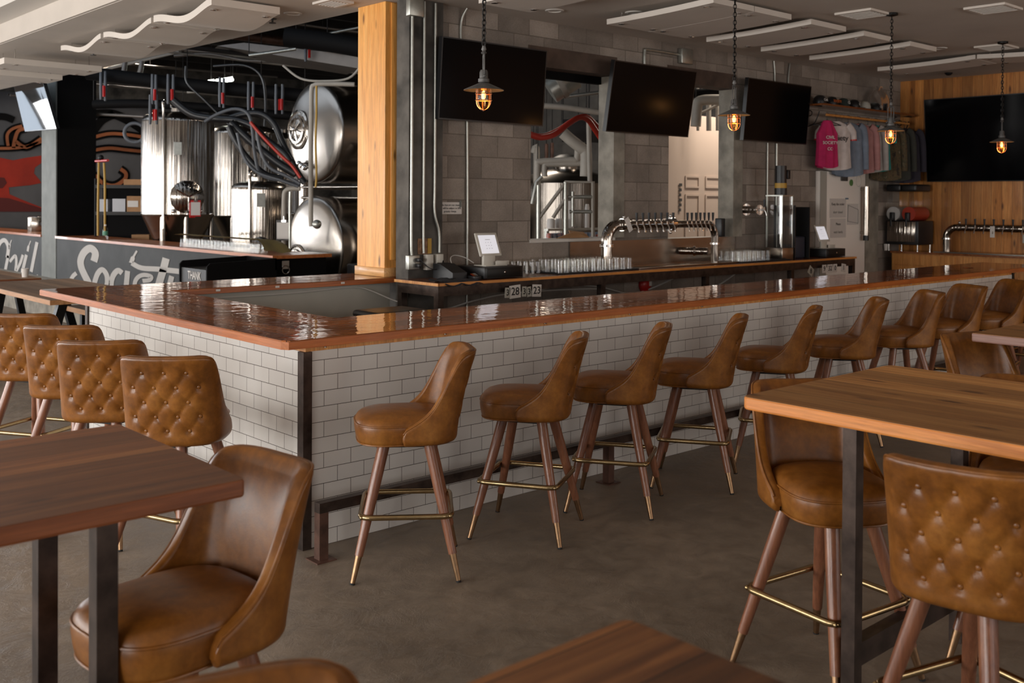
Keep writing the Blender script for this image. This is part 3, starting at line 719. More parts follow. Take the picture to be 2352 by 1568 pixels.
stool(-2.06, -3.36, 254, 15, 'tan stool whose top edge alone shows at the bottom left of the picture', GT)
stool(.79, -2.46, 235, -8, 'tan stool tucked under the near left corner of the right wooden table', GT)
stool(.40, -3.20, 10, -15, 'tan stool with its button-tufted back turned to the viewer at the right edge', GT)
stool(1.50, -2.93, 200, 10, 'tan stool partly hidden behind the tufted stool at the right edge', GT)
stool(2.87, -2.28, 250, 5, 'tan stool tucked under the corner of the second high table at right', GT)

# ================================================================ HIGH TABLES
def rpoly(x0, y0, x1, y1, r, n=5):
    P = []
    for cx, cy, a0 in ((x1 - r, y1 - r, 0), (x0 + r, y1 - r, PI / 2), (x0 + r, y0 + r, PI), (x1 - r, y0 + r, 1.5 * PI)):
        for i in range(n + 1):
            a = a0 + PI / 2 * i / n; P.append((cx + r * math.cos(a), cy + r * math.sin(a)))
    return P
def high_table(x0, y0, x1, y1, posts, label, mt, me, beams=(), th=.045, H=1.067, r=.035, tb=.05, group='high wooden tables on square steel legs'):
    t = thing('high_table', label, 'table', ((x0 + x1) / 2, (y0 + y1) / 2, 0), 0, group)
    b_ = MB(); lv = [(0, 0), (.006, -.004), (.006, th - .007), (0, th)]
    P = rpoly(x0, y0, x1, y1, r)
    bm_ = MB(); ins = rpoly(x0 + .0025, y0 + .0025, x1 - .0025, y1 - .0025, r - .001)
    rows = [[(x, y, H - th) for x, y in ins], [(x, y, H - th + .006) for x, y in P], [(x, y, H - .005) for x, y in P], [(x, y, H) for x, y in ins]]
    e_ = MB(); e_.grid(rows[:3] + [[(x, y, H - .0015) for x, y in ins]], closed_u=True, smooth=False); e_.add(rows[0], [tuple(range(len(ins)))])
    tp = MB(); tp.prism([(x, y, H - .002) for x, y in ins], (0, 0, .002))
    o = tp.build('tabletop', mt, t); e_.build('edge', me, t)
    for (px, py) in posts:
        MB().box((px - tb / 2, py - tb / 2, .03), (px + tb / 2, py + tb / 2, H - th)).build('leg', M_steelframe, t)
    for a, c in beams:
        MB().box(a, c).build('foot_beam', M_steelframe, t)
    return t
high_table(.43, -4.9, 1.52, -2.32, [(.55, -2.70), (1.37, -2.70), (.55, -4.5), (1.37, -4.5)], 'wooden high table with pale plank top and bright orange edge at right', M_tableR, M_tableedge,
           [((.575, -2.725, .18), (1.345, -2.675, .26)), ((.575, -4.525, .18), (1.345, -4.475, .26))])
high_table(-3.9, -2.15, -1.44, -1.32, [(-1.775, -2.095), (-1.775, -1.68), (-3.5, -2.095), (-3.5, -1.68)], 'dark-stained wooden high table in the left foreground', M_tableX, M_tableedgeX,
           [((-1.80, -2.07, .02), (-1.75, -1.705, .07)), ((-3.525, -2.07, .02), (-3.475, -1.705, .07))], r=.012)
high_table(-2.45, -5.2, -1.36, -3.355, [(-2.3, -3.8), (-1.55, -3.8), (-2.3, -4.9), (-1.55, -4.9)], 'wooden high table whose blurred corner pokes up at the bottom centre', wood('table_top_walnut', (.06, .02, .006), (.17, .062, .018), (.30, .13, .04), 'x', .5, 0, plank=.15), M_tableedgeX, r=.02)
high_table(2.88, -4.3, 3.97, -2.08, [(3.0, -2.5), (3.8, -2.5), (3.0, -4.0), (3.8, -4.0)], 'wooden high table with pinkish edge at the far right, beyond the large one', M_tableR,
           wood('table_edge_pinkish', (.20, .10, .075), (.32, .17, .13), (.40, .23, .18), 'y', .5, 0, knots=False), r=.012)
# picnic-style tables and benches left, beyond the bar
def slant_table(x0, y0, x1, y1, H, th, label, mt, me, cat='table', name='picnic_table', lw=.05, spread=.18, group=None):
    t = thing(name, label, cat, ((x0 + x1) / 2, (y0 + y1) / 2, 0), 0, group)
    MB().box((x0 + .002, y0 + .002, H - .004), (x1 - .002, y1 - .002, H)).build('tabletop' if cat == 'table' else 'seat', mt, t)
    MB().box((x0, y0, H - th), (x1, y1, H - .004)).build('edge', me, t)
    for yy in (y0 + .3, y1 - .3):
        for s_, xx in ((-1, x0 + .22), (1, x1 - .22)):
            xx = xx if (x1 - x0) > .6 else (x0 + x1) / 2 + s_ * .06
            a = Vector((xx, yy, H - th)); c = Vector((xx + s_ * spread * (.9 if cat == 'table' else .5), yy + (.12 if yy < (y0 + y1) / 2 else -.12), 0))
            m_ = MB(); w2 = lw / 2
            m_.grid([[(p.x - w2, p.y - w2, p.z), (p.x + w2, p.y - w2, p.z), (p.x + w2, p.y + w2, p.z), (p.x - w2, p.y + w2, p.z)] for p in (c, a)], closed_u=True, smooth=False); m_.build('leg', M_dark, t)
    return t
slant_table(.70, 6.02, 1.80, 8.7, .75, .05, 'low wooden table on black splayed legs behind the left end of the bar', M_picnic, M_picedge, lw=.09)
slant_table(.55, 9.0, 1.55, 11.4, .75, .055, 'low wooden table with a cup on it, at the left picture edge', M_picnic, M_tableedgeX, lw=.08)
slant_table(1.62, 6.6, 1.98, 8.35, .45, .06, 'wooden bench seen just left of the tiled bar end', M_picnic, M_picedge, 'bench', 'wooden_bench', .07, .1, 'wooden benches of the low tables')
slant_table(.1, 6.6, .46, 8.6, .45, .06, 'wooden bench on the near side of the low table at far left', M_picnic, M_picedge, 'bench', 'wooden_bench', .07, .1, 'wooden benches of the low tables')
b = MB(); b.lathe([(.001, 0), (.035, 0), (.045, .11), (.041, .11), (.032, .01), (.001, .008)], (1.43, 9.25, .75), 20); tag(b.build('paper_cup', M_paper), 'white paper cup standing on the farther low table', 'cup')
# black stool seat / bin behind the bar
t = thing('step_stool', 'low black plastic seat showing just above the bar top behind the counter', 'stool', (2.03, 2.1, 0))
MB().rbox((1.78, 1.93, .84), (2.28, 2.30, .90), .03, 3).build('seat', M_blackpl, t)
MB().cyl((2.03, 2.1, .02), (2.03, 2.1, .845), .03).build('post', M_blackpl, t); MB().cyl((2.03, 2.1, 0), (2.03, 2.1, .03), .2).build('base', M_blackpl, t)

# ================================================================ BACK COUNTER
bc = thing('back_counter', 'long dark steel-framed counter with orange-edged wooden top against the block wall', 'counter', (6, 2.5, 0))
MB().box((2.60, 2.235, 1.045), (9.37, 2.85, 1.067)).build('countertop', M_backtop, bc)
MB().box((2.595, 2.225, 1.043), (9.375, 2.2349, 1.0665)).build('front_lip', M_backedge, bc)
MB().box((2.585, 2.225, 1.043), (2.5999, 2.85, 1.0665)).build('side_lip', M_cab, bc)
b = MB(); b.box((2.60, 2.24, .955), (9.36, 2.30, 1.043)); b.box((2.60, 2.30, .955), (2.66, 2.82, 1.043)); b.build('frame_rail', M_steelframe, bc)
for x in (2.60, 4.6, 6.25, 7.9, 9.30):
    MB().box((x, 2.24, 0), (x + .06, 2.30, .955)).build('leg', M_steelframe, bc)
    if x < 3: MB().box((x, 2.76, 0), (x + .06, 2.82, .955)).build('leg', M_steelframe, bc)
b = MB(); b.box((4.78, 2.845, 1.068), (7.62, 2.858, 1.34)); tag(b.build('splash_panel', M_steelb), 'stainless steel splash panel behind the long tap tower', 'splash panel')
# drip tray under tap tower
t = tag(MB().rbox((5.3, 2.36, 1.068), (7.1, 2.62, 1.082), .004, 2).build('drip_tray', M_steelb), 'long stainless drip tray beneath the tap tower on the back counter', 'tray')

# ---- tap tower
def tap(parent, p, d, M=None):
    """faucet with black handle; d = unit vector of the spout side"""
    P = Vector(p); D = Vector(d)
    f = MB(); f.cyl(P - D * .01, P + D * .075, .011, n=10); f.tube([P + D * .07, P + D * .09 - Vector((0, 0, .03)), P + D * .10 - Vector((0, 0, .075))], .009, 8); f.cyl(P + D * .065, P + D * .065 + Vector((0, 0, .035)), .012, .007, 10)
    o = f.build('faucet', M_chrome, parent)
    q = P + D * .065; MB().tube([q + Vector((0, 0, .03)), q + Vector((0, 0, .06)), q + Vector((0, 0, .125))], [.006, .011, .015], 10).build('handle', M_blackpl, o)
    return o
tt = thing('tap_tower', 'arched stainless beer tap tower with two rows of taps on the back counter', 'tap tower', (5.9, 2.5, 1.067))
zt = 1.52; ya = 2.5
arc = [(4.955, ya, 1.067), (4.955, ya, 1.36)] + [(4.955 + .17 * (1 - math.cos(a)), ya, 1.36 + .16 * math.sin(a)) for a in [PI / 2 * i / 8 for i in range(1, 9)]] + [(5.98, ya, zt)]
MB().tube(arc, .058, 20).build('pipe', M_steel, tt)
arc2 = [(5.98, ya, zt), (6.6, ya, zt - .008)] + [(6.6 + .15 * math.sin(a), ya, zt - .008 - .15 * (1 - math.cos(a))) for a in [PI / 2 * i / 8 for i in range(1, 9)]] + [(6.75, ya, 1.067)]
MB().tube(arc2, .042, 18).build('pipe', M_steel, tt)
b = MB(); b.cyl((5.93, ya, zt), (6.0, ya, zt), .075, n=24); b.cyl((4.955, ya, 1.30), (4.955, ya, 1.325), .072, n=24); b.cyl((6.75, ya, 1.28), (6.75, ya, 1.30), .055, n=20); b.cyl((5.18, ya, zt), (5.205, ya, zt), .066, n=24)
b.sphere((5.965, ya, zt + .09), .018, 8); b.sphere((5.965, ya, zt - .09), .018, 8); b.sphere((5.19, ya - .02, zt + .08), .016, 8); b.sphere((4.955 - .08, ya - .01, 1.31), .014, 8)
b.build('clamp', M_chrome, tt)
for i in range(7): tap(tt, (5.27 + .098 * i, ya - .058, zt), (0, -1, 0))
for i in range(7): tap(tt, (6.12 + .075 * i, ya - .042, zt - .003), (0, -1, 0))
MB().box((5.14, ya - .11, 1.45), (5.20, ya - .105, 1.60), Matrix.Translation((5.17, 0, 1.52)) @ Matrix.Rotation(-.5, 4, 'Y') @ Matrix.Translation((-5.17, 0, -1.52))).build('tag', M_paper, tt)
# horizontal feed pipe and single tap on the wall
t = thing('wall_tap', 'single chrome tap on a short steel wall pipe right of the pass-through', 'tap', (7.78, 2.8, 1.66))
MB().cyl((7.86, 2.866, 1.665), (7.80, 2.62, 1.665), .045, n=20).build('pipe', M_steel, t)
MB().cyl((7.862, 2.868, 1.665), (7.858, 2.85, 1.665), .075, n=24).build('flange', M_chrome, t); MB().cyl((7.804, 2.64, 1.665), (7.80, 2.62, 1.665), .062, n=24).build('flange', M_chrome, t); tap(t, (7.80, 2.62, 1.665), (0, -1, 0))
t = thing('feed_pipe', 'short horizontal steel pipe with clamp behind the right leg of the tap tower', 'pipe', (6.6, 2.75, 1.2))
MB().cyl((6.55, 2.843, 1.20), (6.70, 2.56, 1.20), .042, n=18).build('pipe', M_steel, t); MB().cyl((6.62, 2.70, 1.20), (6.635, 2.68, 1.20), .055, n=18).build('clamp', M_chrome, t)

# ---- pint glasses, upside down on rubber mats
def glass_proto(name, h=.13, r0=.043, r1=.034):
    t = MB(); n = 20
    t.lathe([(.001, h), (r1 - .004, h), (r1, h - .004), (r1 + .001, h - .02), (r0, .0), (r0 - .0025, .0), (r1 - .002, h - .022), (.001, h - .018)], (0, 0, 0), n)
    return t.build(name, M_glass, None, origin=(0, 0, 0))
gp = glass_proto('pint_glass'); gused = [False]
def glass(x, y, z, label, group):
    o = gp if not gused[0] else gp.copy()
    if gused[0]: COL.objects.link(o)
    gused[0] = True; o.location = (x, y, z); o['label'] = label; o['category'] = 'glass'; o['group'] = group; return o
tag(MB().rbox((4.10, 2.33, 1.068), (5.25, 2.80, 1.078), .004, 2).build('bar_mat', M_rubber), 'black rubber mat under the upturned pint glasses beside the payment tablet', 'mat')
for i in range(12):
    for j in range(5):
        if i == 9 and j in (1, 2) or i == 8 and j == 2: continue
        glass(4.17 + .09 * i + random.uniform(-.010, .010) + (.045 if j % 2 else 0), 2.385 + .088 * j + random.uniform(-.006, .006), 1.0785, 'upturned pint glass on the black mat left of the tap tower', 'pint glasses left of the tap tower')
for i in range(3):
    for j in range(3): glass(3.93 + .078 * i, 2.60 + .088 * j, 1.0675, 'upturned pint glass beside the cash drawer on the back counter', 'pint glasses beside the cash drawer')
tag(MB().rbox((7.02, 2.33, 1.068), (8.02, 2.72, 1.078), .004, 2).build('bar_mat', M_rubber), 'black rubber mat right of the tap tower under a smaller cluster of glasses', 'mat')
for i in range(7):
    for j in range(4): glass(7.07 + .092 * i, 2.39 + .088 * j, 1.0785, 'upturned pint glass on the mat right of the tap tower', 'pint glasses right of the tap tower')

# ---- payment stations
def pos(x, y, rz, s_=1.0, label='', dl='', kn=True, fac=-1):
    q = Matrix.Translation((x, y, 1.067)) @ Matrix.Rotation(rz, 4, 'Z')
    d = thing('cash_drawer', dl, 'cash drawer', (x, y, 1.067))
    MB().rbox((-.23, -.19, .004), (.23, .19, .105), .006, 2, q).build('body', M_blackpl, d)
    MB().rbox((-.20, -.197, .015), (.20, -.188, .095), .004, 2, q).build('drawer_front', M_dark, d)
    b_ = MB(); b_.lathe([(.001, 0), (.010, 0), (.010, .006), (.001, .008)], q @ Vector((.0, -.197, .055)), 12, q.to_3x3() @ Vector((0, -1, 0))); b_.build('lock', M_chrome, d)
    t_ = thing('tablet_register', label, 'tablet', (x, y, 1.172))
    q2 = q @ Matrix.Translation((-.03, -.04, .106)); tilt = Matrix.Translation((0, 0, .085)) @ Matrix.Rotation(math.radians(-22), 4, 'X')
    MB().rbox((-.13, -.012, 0), (.13, .006, .225), .008, 3, q2 @ tilt).build('frame', M_pos, t_)
    MB().box((-.102, -.0135, .025), (.102, -.0118, .200), q2 @ tilt).build('screen', M_screenon, t_)
    dd = MB()
    for i in range(3):
        for j in range(3): dd.box((-.03 + .03 * i - .004, -.0145, .07 + .028 * j), (-.03 + .03 * i + .004, -.0136, .075 + .028 * j), q2 @ tilt)
    dd.box((-.03, -.0145, .155), (.03, -.0136, .159), q2 @ tilt); dd.build('screen_keypad', M_greypanel, t_)
    sb = MB(); sb.rbox((-.10, -.02, .004), (.04, .01, .10), .006, 2, q2); sb.rbox((-.10, -.05, 0), (.16, .12, .008), .003, 2, q2); sb.rbox((.02, -.05, .008), (.18, -.042, .045), .003, 2, q2); sb.rbox((.155, -.05, .008), (.165, .10, .04), .003, 2, q2)
    sb.build('stand', M_pos, t_); return q
pos(3.40, 2.50, 0, 1, 'white tablet till with lit keypad on the left cash drawer', 'black cash drawer under the left tablet, near the block wall')
pos(9.05, 2.52, 0, 1, 'smaller-looking tablet till near the white cooler door', 'black cash drawer at the far right end of the back counter')
# receipt printer, menus, cloth, sockets
t = thing('receipt_printer', 'black receipt printer with slanted face on the left of the back counter', 'printer', (3.0, 2.56, 1.067))
MB().prism([(2.90, 2.42, 1.069), (2.90, 2.70, 1.069), (2.90, 2.70, 1.20), (2.90, 2.60, 1.20), (2.90, 2.42, 1.13)], (.16, 0, 0)).build('body', M_blackpl, t); MB().box((2.93, 2.605, 1.199), (3.03, 2.68, 1.206)).build('paper_slot', M_dark, t)
t = tag(MB().rbox((3.07, 2.33, 1.068), (3.155, 2.42, 1.10), .004, 2).build('card_reader', M_blackpl), 'black tray of cards in front of the cash drawer', 'card tray')
for i, (mt, dx) in enumerate(((M_red, 0), (M_yellow, .018), (M_orange, .036), (M_paper, .054), (M_paper, .078))):
    q = Matrix.Translation((3.07 + dx, 2.35 + .01 * i, 1.105)) @ Matrix.Rotation(.5, 4, 'Y') @ Matrix.Rotation(.3, 4, 'X')
    tag(MB().box((0, 0, 0), (.07, .045, .002), q).build('card', mt), ['red', 'yellow', 'orange', 'white', 'lower white'][i] + ' plastic card fanned out by the receipt printer', 'card', 'cards beside the receipt printer')
cg = []
for i in range(13):
    row = []
    for j in range(9):
        x = 2.66 + i * .035; y = 2.215 + j * .035
        z = 1.075 + .012 * math.sin(i * 1.3 + j) + .008 * math.cos(j * 1.7)
        if j == 0: z = 1.052 - .02 * abs(math.sin(i * .6)); y = 2.212
        row.append((x, y, z))
    cg.append(row)
tag(MB().grid(cg).build('bar_towel', cloth('charcoal_cloth', (.018, .018, .022))), 'dark crumpled cloth at the left end of the back counter', 'towel')
j = thing('junction_box', 'grey outlet box with plugs on the dark pier, left above the back counter', 'outlet box', (2.75, 2.79, 1.16))
MB().rbox((2.67, 2.75, 1.15), (2.79, 2.80, 1.275), .004, 2).build('box', M_galv, j)
for z in (1.235, 1.185):
    MB().rbox((2.74, 2.70, z - .016), (2.775, 2.7505, z + .016), .005, 2).build('plug', M_blackpl, j)
for x0 in (2.862, 2.975):
    tag(MB().rbox((x0, 2.74, 1.14), (x0 + .075, 2.798, 1.278), .004, 2).build('adapter_box', M_pos), 'off-white adapter box left of the printer, %s of the pair' % ('left' if x0 < 2.9 else 'right'), 'adapter')
tag(MB().tube(sm_path([(2.76, 2.70, 1.235), (2.82, 2.66, 1.17), (2.90, 2.65, 1.15), (2.97, 2.66, 1.20), (3.0, 2.68, 1.22), (3.02, 2.7, 1.15), (3.02, 2.66, 1.075)], 6), .005, 6).build('power_cord', M_blackpl), 'black power cord looping from the outlet box', 'cord')
tag(MB().tube(sm_path([(3.12, 2.62, 1.08), (3.10, 2.7, 1.22), (3.18, 2.75, 1.26), (3.28, 2.72, 1.24), (3.34, 2.66, 1.19)], 6), .004, 6).build('charging_cable', M_cable), 'white charging cable arching behind the tablet till', 'cable')
tag(MB().box((2.80, 2.79, 1.28), (2.93, 2.797, 1.42)).build('flyer', simple('flyer_print', (.20, .10, .05), .6, 0, .8, 25)), 'dark and yellow flyer propped above the adapters', 'flyer')
tag(MB().box((2.905, 2.782, 1.285), (2.945, 2.789, 1.42)).build('flyer', M_yellow), 'narrow yellow flyer beside the dark flyer', 'flyer')
# paper note on wall
t = thing('paper_note', 'white paper note with three lines taped on the block wall', 'note', (3.22, 2.868, 1.64))
MB().box((3.087, 2.863, 1.635), (3.359, 2.868, 1.745)).build('sheet', M_paper, t)
for k, s_ in enumerate(('Tabs that are not closed', 'out will be subject to 20%', 'gratuity charge.')): text('lettering', s_, M_ink, t, (3.222, 2.862, 1.718 - .029 * k), (PI / 2, 0, 0), .024, .0004)
MB().box((3.33, 2.861, 1.70), (3.355, 2.8635, 1.76)).build('tape', M_greycol, t)
# conduits
M_c = M_galv
def conduit(pts, r, label, g='steel conduits on the wall'):
    b_ = MB(); b_.tube(sm_path(pts, 5), r, 10); o = b_.build('conduit', M_c); return tag(o, label, 'conduit', g)
conduit([(2.715, 2.775, CZ - .02), (2.715, 2.775, 2.4), (2.715, 2.775, 1.45), (2.722, 2.775, 1.277)], .013, 'leftmost steel conduit, running down the dark pier beside the timber column')
conduit([(2.848, 2.775, CZ - .02), (2.848, 2.775, 2.4), (2.848, 2.775, 1.5), (2.853, 2.775, 1.29)], .013, 'middle steel conduit on the dark pier')
conduit([(2.972, 2.775, CZ - .02), (2.972, 2.775, 2.0), (2.972, 2.775, 1.66), (3.02, 2.77, 1.48), (3.03, 2.775, 1.29)], .013, 'right steel conduit on the dark pier, bent near its foot')
conduit([(3.36, 2.80, CZ - .01), (3.33, 2.85, 3.42), (3.33, 2.85, 3.2)], .014, 'short bent conduit above the left television')
conduit([(3.41, 2.852, 2.5), (3.42, 2.852, 1.6), (3.42, 2.852, .2)], .012, 'thin conduit running down the block wall behind the tablet')
conduit([(5.93, 2.85, 3.2), (5.93, 2.85, 3.40), (6.0, 2.85, 3.43), (6.55, 2.85, 3.43)], .018, 'elbowed conduit above the middle television')
conduit([(8.42, 2.85, CZ - .01), (8.44, 2.85, 3.38), (8.44, 2.85, 3.2)], .012, 'short conduit above the right end of the third television', 'pair of conduits above the third television')
conduit([(8.78, 2.85, CZ - .01), (8.75, 2.85, 3.38), (8.74, 2.85, 3.2)], .012, 'second short conduit above the third television', 'pair of conduits above the third television')
conduit([(8.30, 2.852, 2.5), (8.30, 2.852, 1.2)], .012, 'conduit dropping below the third television, left one')
conduit([(8.50, 2.852, 2.5), (8.50, 2.852, 1.2)], .016, 'conduit dropping below the third television, right thicker one')
t = tag(MB().rbox((6.52, 2.80, 3.33), (6.72, 2.865, 3.50), .008, 2).build('junction_box', M_galv), 'small grey box at the end of the elbowed conduit near the ceiling', 'electrical box')
tag(MB().rbox((2.66, 2.74, 3.38), (2.82, 2.80, CZ - .01), .008, 2).build('junction_box', M_galv), 'grey box at the top of the conduits on the dark pier', 'electrical box')
# thin data cables under the counter, number plates on hooks, fire bell
for i, pts in enumerate(([(2.7, 2.83, .78), (3.1, 2.84, .76), (3.5, 2.84, .82), (3.9, 2.84, .86), (4.6, 2.84, .86), (5.2, 2.84, .84)], [(4.2, 2.84, .86), (4.7, 2.84, .90), (5.2, 2.84, .86), (5.7, 2.84, .76), (6.0, 2.80, .80), (6.1, 2.5, .95)], [(7.0, 2.4, .94), (6.95, 2.6, .80), (6.8, 2.8, .70)])):
    tag(MB().tube(sm_path(pts, 6), .008, 6).build('data_cable', M_cable), ['grey cable sagging on the wall beneath the left part of the back counter', 'white cable drooping beneath the glasses on the back counter', 'white cable hanging beneath the right part of the back counter'][i], 'cable')
t = thing('alarm_bell', 'round red bell on the wall beneath the back counter', 'bell', (5.96, 2.80, .84))
MB().lathe([(.001, 0), (.085, 0), (.09, .02), (.07, .05), (.03, .06), (.001, .06)], (5.96, 2.865, .84), 28, (0, -1, 0)).build('dome', M_red, t); MB().box((5.98, 2.80, .83), (6.02, 2.806, .88)).build('sticker', M_paper, t)
def plate(x, z, s_, w_, h, tilt, label, dk=False):
    o = thing('number_card', label, 'number card', (x, 2.19, z), 0, 'number cards hanging on hooks under the back counter')
    q = Matrix.Translation((x, 2.195, z)) @ Matrix.Rotation(tilt, 4, 'Y')
    MB().box((-w_ / 2, -.002, -h / 2), (w_ / 2, .002, h / 2), q).build('card', M_greypanel if dk else M_paper, o)
    tx = text('lettering', s_, M_ink, o, (x, 2.1915, z), (PI / 2, -tilt if False else tilt * 0, 0), h * .85, .0008); return o
for a in ((3.34, .95, '3', .06, .09, .05, 'narrow number card 3 left of card 28', True), (3.43, .955, '28', .13, .115, -.06, 'large white number card reading 28', False), (3.54, .95, '3', .05, .09, .03, 'grey number card 3 right of card 28', True), (3.60, .945, '3', .05, .09, -.1, 'grey number card 3 just left of card 23', True), (3.695, .95, '23', .11, .11, .06, 'large white number card reading 23', False),
          (8.25, .93, '8', .11, .10, .6, 'tilted grey number card 8 under the right end of the back counter', True), (8.55, .945, '9', .09, .10, 0, 'white number card reading 9 under the right cash drawer', False), (8.68, .945, '32', .12, .10, 0, 'white number card reading 32 under the right cash drawer', False), (8.80, .945, '0', .09, .10, 0, 'white number card reading 0 under the right cash drawer', False), (9.0, .94, '1', .10, .10, .15, 'white number card near the last leg of the back counter', False)): plate(*a)

# ================================================================ TELEVISIONS
def tv(corners, th, label, nor, mt=M_screen, mount=None):
    """corners TL,TR,BR,BL of the screen face; nor = direction facing the room"""
    P = [Vector(p) for p in corners]; n = (P[1] - P[0]).cross(P[3] - P[0]).normalized()
    if n.dot(Vector(nor)) < 0: n = -n
    c = sum(P, Vector()) / 4; t_ = thing('television', label, 'television', tuple(c))
    def sc(k): return [c + (p - c) * k for p in P]
    b_ = MB(); b_.prism(sc(1.0), -n * th); b_.prism(sc(.6), -n * (th + .03)); b_.build('casing', M_bezel, t_)
    s_ = MB(); w_ = (P[1] - P[0]).normalized() * .012; h = (P[0] - P[3]).normalized() * .012
    Q = [P[0] + w_ - h, P[1] - w_ - h, P[2] - w_ + h, P[3] + w_ + h]
    s_.prism([q + n * .0005 for q in Q], n * .001); s_.build('screen', mt, t_)
    if mount is not None: MB().tube([c - n * (th + .01), mount], .03, 8).build('wall_bracket', M_dark, t_)
    return t_
tv(((2.965, 2.665, 3.225), (4.262, 2.665, 3.225), (4.262, 2.72, 2.49), (2.965, 2.72, 2.49)), .05, 'large black television on the block wall above the left tablet till', (0, -1, 0), mount=(3.6, 2.862, 2.85))
tv(((5.170, 2.60, 3.218), (6.535, 2.60, 3.218), (6.535, 2.72, 2.485), (5.170, 2.72, 2.485)), .05, 'black television tilted forward between the two pass-through openings', (0, -1, 0), mount=(5.85, 2.862, 2.85))
tv(((7.592, 2.65, 3.245), (8.97, 2.65, 3.245), (8.97, 2.72, 2.50), (7.592, 2.72, 2.50)), .05, 'black television on the block wall left of the hanging shirts', (0, -1, 0), mount=(8.3, 2.862, 2.85))
tv(((11.50, 2.395, 3.232), (11.50, .43, 3.232), (11.62, .43, 2.06), (11.62, 2.395, 2.06)), .06, 'huge black television on the pine-panelled right wall', (-1, 0, 0), mount=(11.75, 1.4, 2.6))
tv(((3.17, 15.84, 3.92), (3.17, 14.26, 3.92), (3.40, 14.13, 2.96), (3.40, 15.88, 2.99)), .06, 'television full of bright reflections hanging before the black pillar at left', (-1, 0, 0), M_tvglossy, mount=(3.54, 15.0, 3.5))

# ================================================================ PENDANTS
def pendant(x, y, rz, label):
    t_ = thing('pendant_lamp', label, 'pendant lamp', (x, y, 2.44), 0, 'caged pendant lamps above the bar')
    Z = 2.44; q = Matrix.Translation((x, y, 0)) @ Matrix.Rotation(rz, 4, 'Z')
    MB().lathe([(.001, CZ - .001), (.055, CZ - .001), (.055, CZ - .022), (.015, CZ - .032), (.001, CZ - .032)], (x, y, 0), 24).build('ceiling_rose', M_dark, t_)
    ch = MB(); z = CZ - .03; k = 0; zb = Z + .275
    while z > zb:
        a = k % 2 * PI / 2 + .3; ww, hh = .0125, .021; pts = []
        for i in range(10):
            an = 2 * PI * i / 10; pts.append((x + ww * math.cos(an) * math.cos(a), y + ww * math.cos(an) * math.sin(a), z - .016 + hh * math.sin(an)))
        ch.tube(pts, .0034, 6, closed=True); z -= .031; k += 1
    ch.tube([(x + .004, y, CZ - .03), (x - .004, y + .003, 3.0), (x + .003, y, zb)], .0025, 5)
    ch.build('chain', M_dark, t_)
    sh = MB(); sh.lathe([(.001, Z + .055), (.022, Z + .055), (.03, Z + .045), (.122, Z + .004), (.1235, Z), (.120, Z + .001), (.028, Z + .040), (.001, Z + .048)], (x, y, 0), 40); so = sh.build('lamp_shade', M_pewter, t_)
    nk = MB(); nk.lathe([(.001, Z + .125), (.02, Z + .125), (.026, Z + .11), (.026, Z + .075), (.034, Z + .07), (.034, Z + .05), (.001, Z + .05)], (x, y, 0), 24); nk.build('socket', M_pewter, t_)
    br = MB()
    for s_ in (-1, 1): br.tube([q @ Vector((s_ * .030, 0, Z + .09)), q @ Vector((s_ * .030, 0, Z + .215)), q @ Vector((s_ * .022, 0, Z + .225)), q @ Vector((0, 0, Z + .228))], .004, 8); br.sphere(q @ Vector((s_ * .042, 0, Z + .085)), .009, 8); br.cyl(q @ Vector((s_ * .025, 0, Z + .085)), q @ Vector((s_ * .045, 0, Z + .085)), .004, n=8)
    br.lathe([(.001, Z + .275), (.010, Z + .272), (.016, Z + .25), (.010, Z + .24), (.018, Z + .23), (.012, Z + .222), (.001, Z + .222)], (x, y, 0), 16); br.tube([(x, y, Z + .222), (x + .004, y, Z + .17), (x, y, Z + .125)], .003, 6)
    br.build('hanger_bracket', M_pewter, t_)
    cg_ = MB(); R = .047
    for i in range(6):
        a = PI * i / 3; P = [(x + R * math.cos(a), y + R * math.sin(a), Z + .02), (x + R * math.cos(a), y + R * math.sin(a), Z - .065)]
        for j_ in range(1, 7):
            b_ = PI / 2 * j_ / 6; P.append((x + R * math.cos(b_) * math.cos(a), y + R * math.cos(b_) * math.sin(a), Z - .065 - .055 * math.sin(b_)))
        cg_.tube(P, .0028, 6)
    for zz in (Z - .02, Z - .06): cg_.tube([(x + (R + .003) * math.cos(2 * PI * i / 24), y + (R + .003) * math.sin(2 * PI * i / 24), zz) for i in range(24)], .0028, 6, closed=True)
    cg_.sphere((x, y, Z - .122), .006, 8); cg_.build('cage', M_cage, t_)
    MB().lathe([(.036, Z + .03), (.036, Z - .05), (.032, Z - .08), (.018, Z - .102), (.001, Z - .108)], (x, y, 0), 24).build('glass_cover', M_amber, t_)
    f = MB(); f.lathe([(.001, Z + .0), (.010, Z - .01), (.014, Z - .03), (.011, Z - .05), (.001, Z - .058)], (x, y, 0), 14); f.build('bulb', M_filament, t_)
    f = MB(); f.lathe([(.001, Z + .02), (.016, Z + .018), (.016, Z + .003), (.001, Z + .001)], (x, y, 0), 14); f.build('bulb_base', M_bulbglow, t_)
    l = bpy.data.lights.new('pendant_glow', 'POINT'); l.energy = 1.6; l.color = (1, .55, .22); l.shadow_soft_size = .03
    lo = bpy.data.objects.new('pendant_glow', l); COL.objects.link(lo); lo.parent = t_; lo.location = (0, 0, -.08)
    return t_
pendant(1.39, .25, 1.0, 'caged pendant lamp in front of the left television'); pendant(3.96, .25, .2, 'caged pendant lamp between the second and third televisions')
pendant(6.44, .25, 1.5, 'caged pendant lamp in front of the hanging shirts'); pendant(8.935, .25, .5, 'caged pendant lamp in front of the huge television at right')

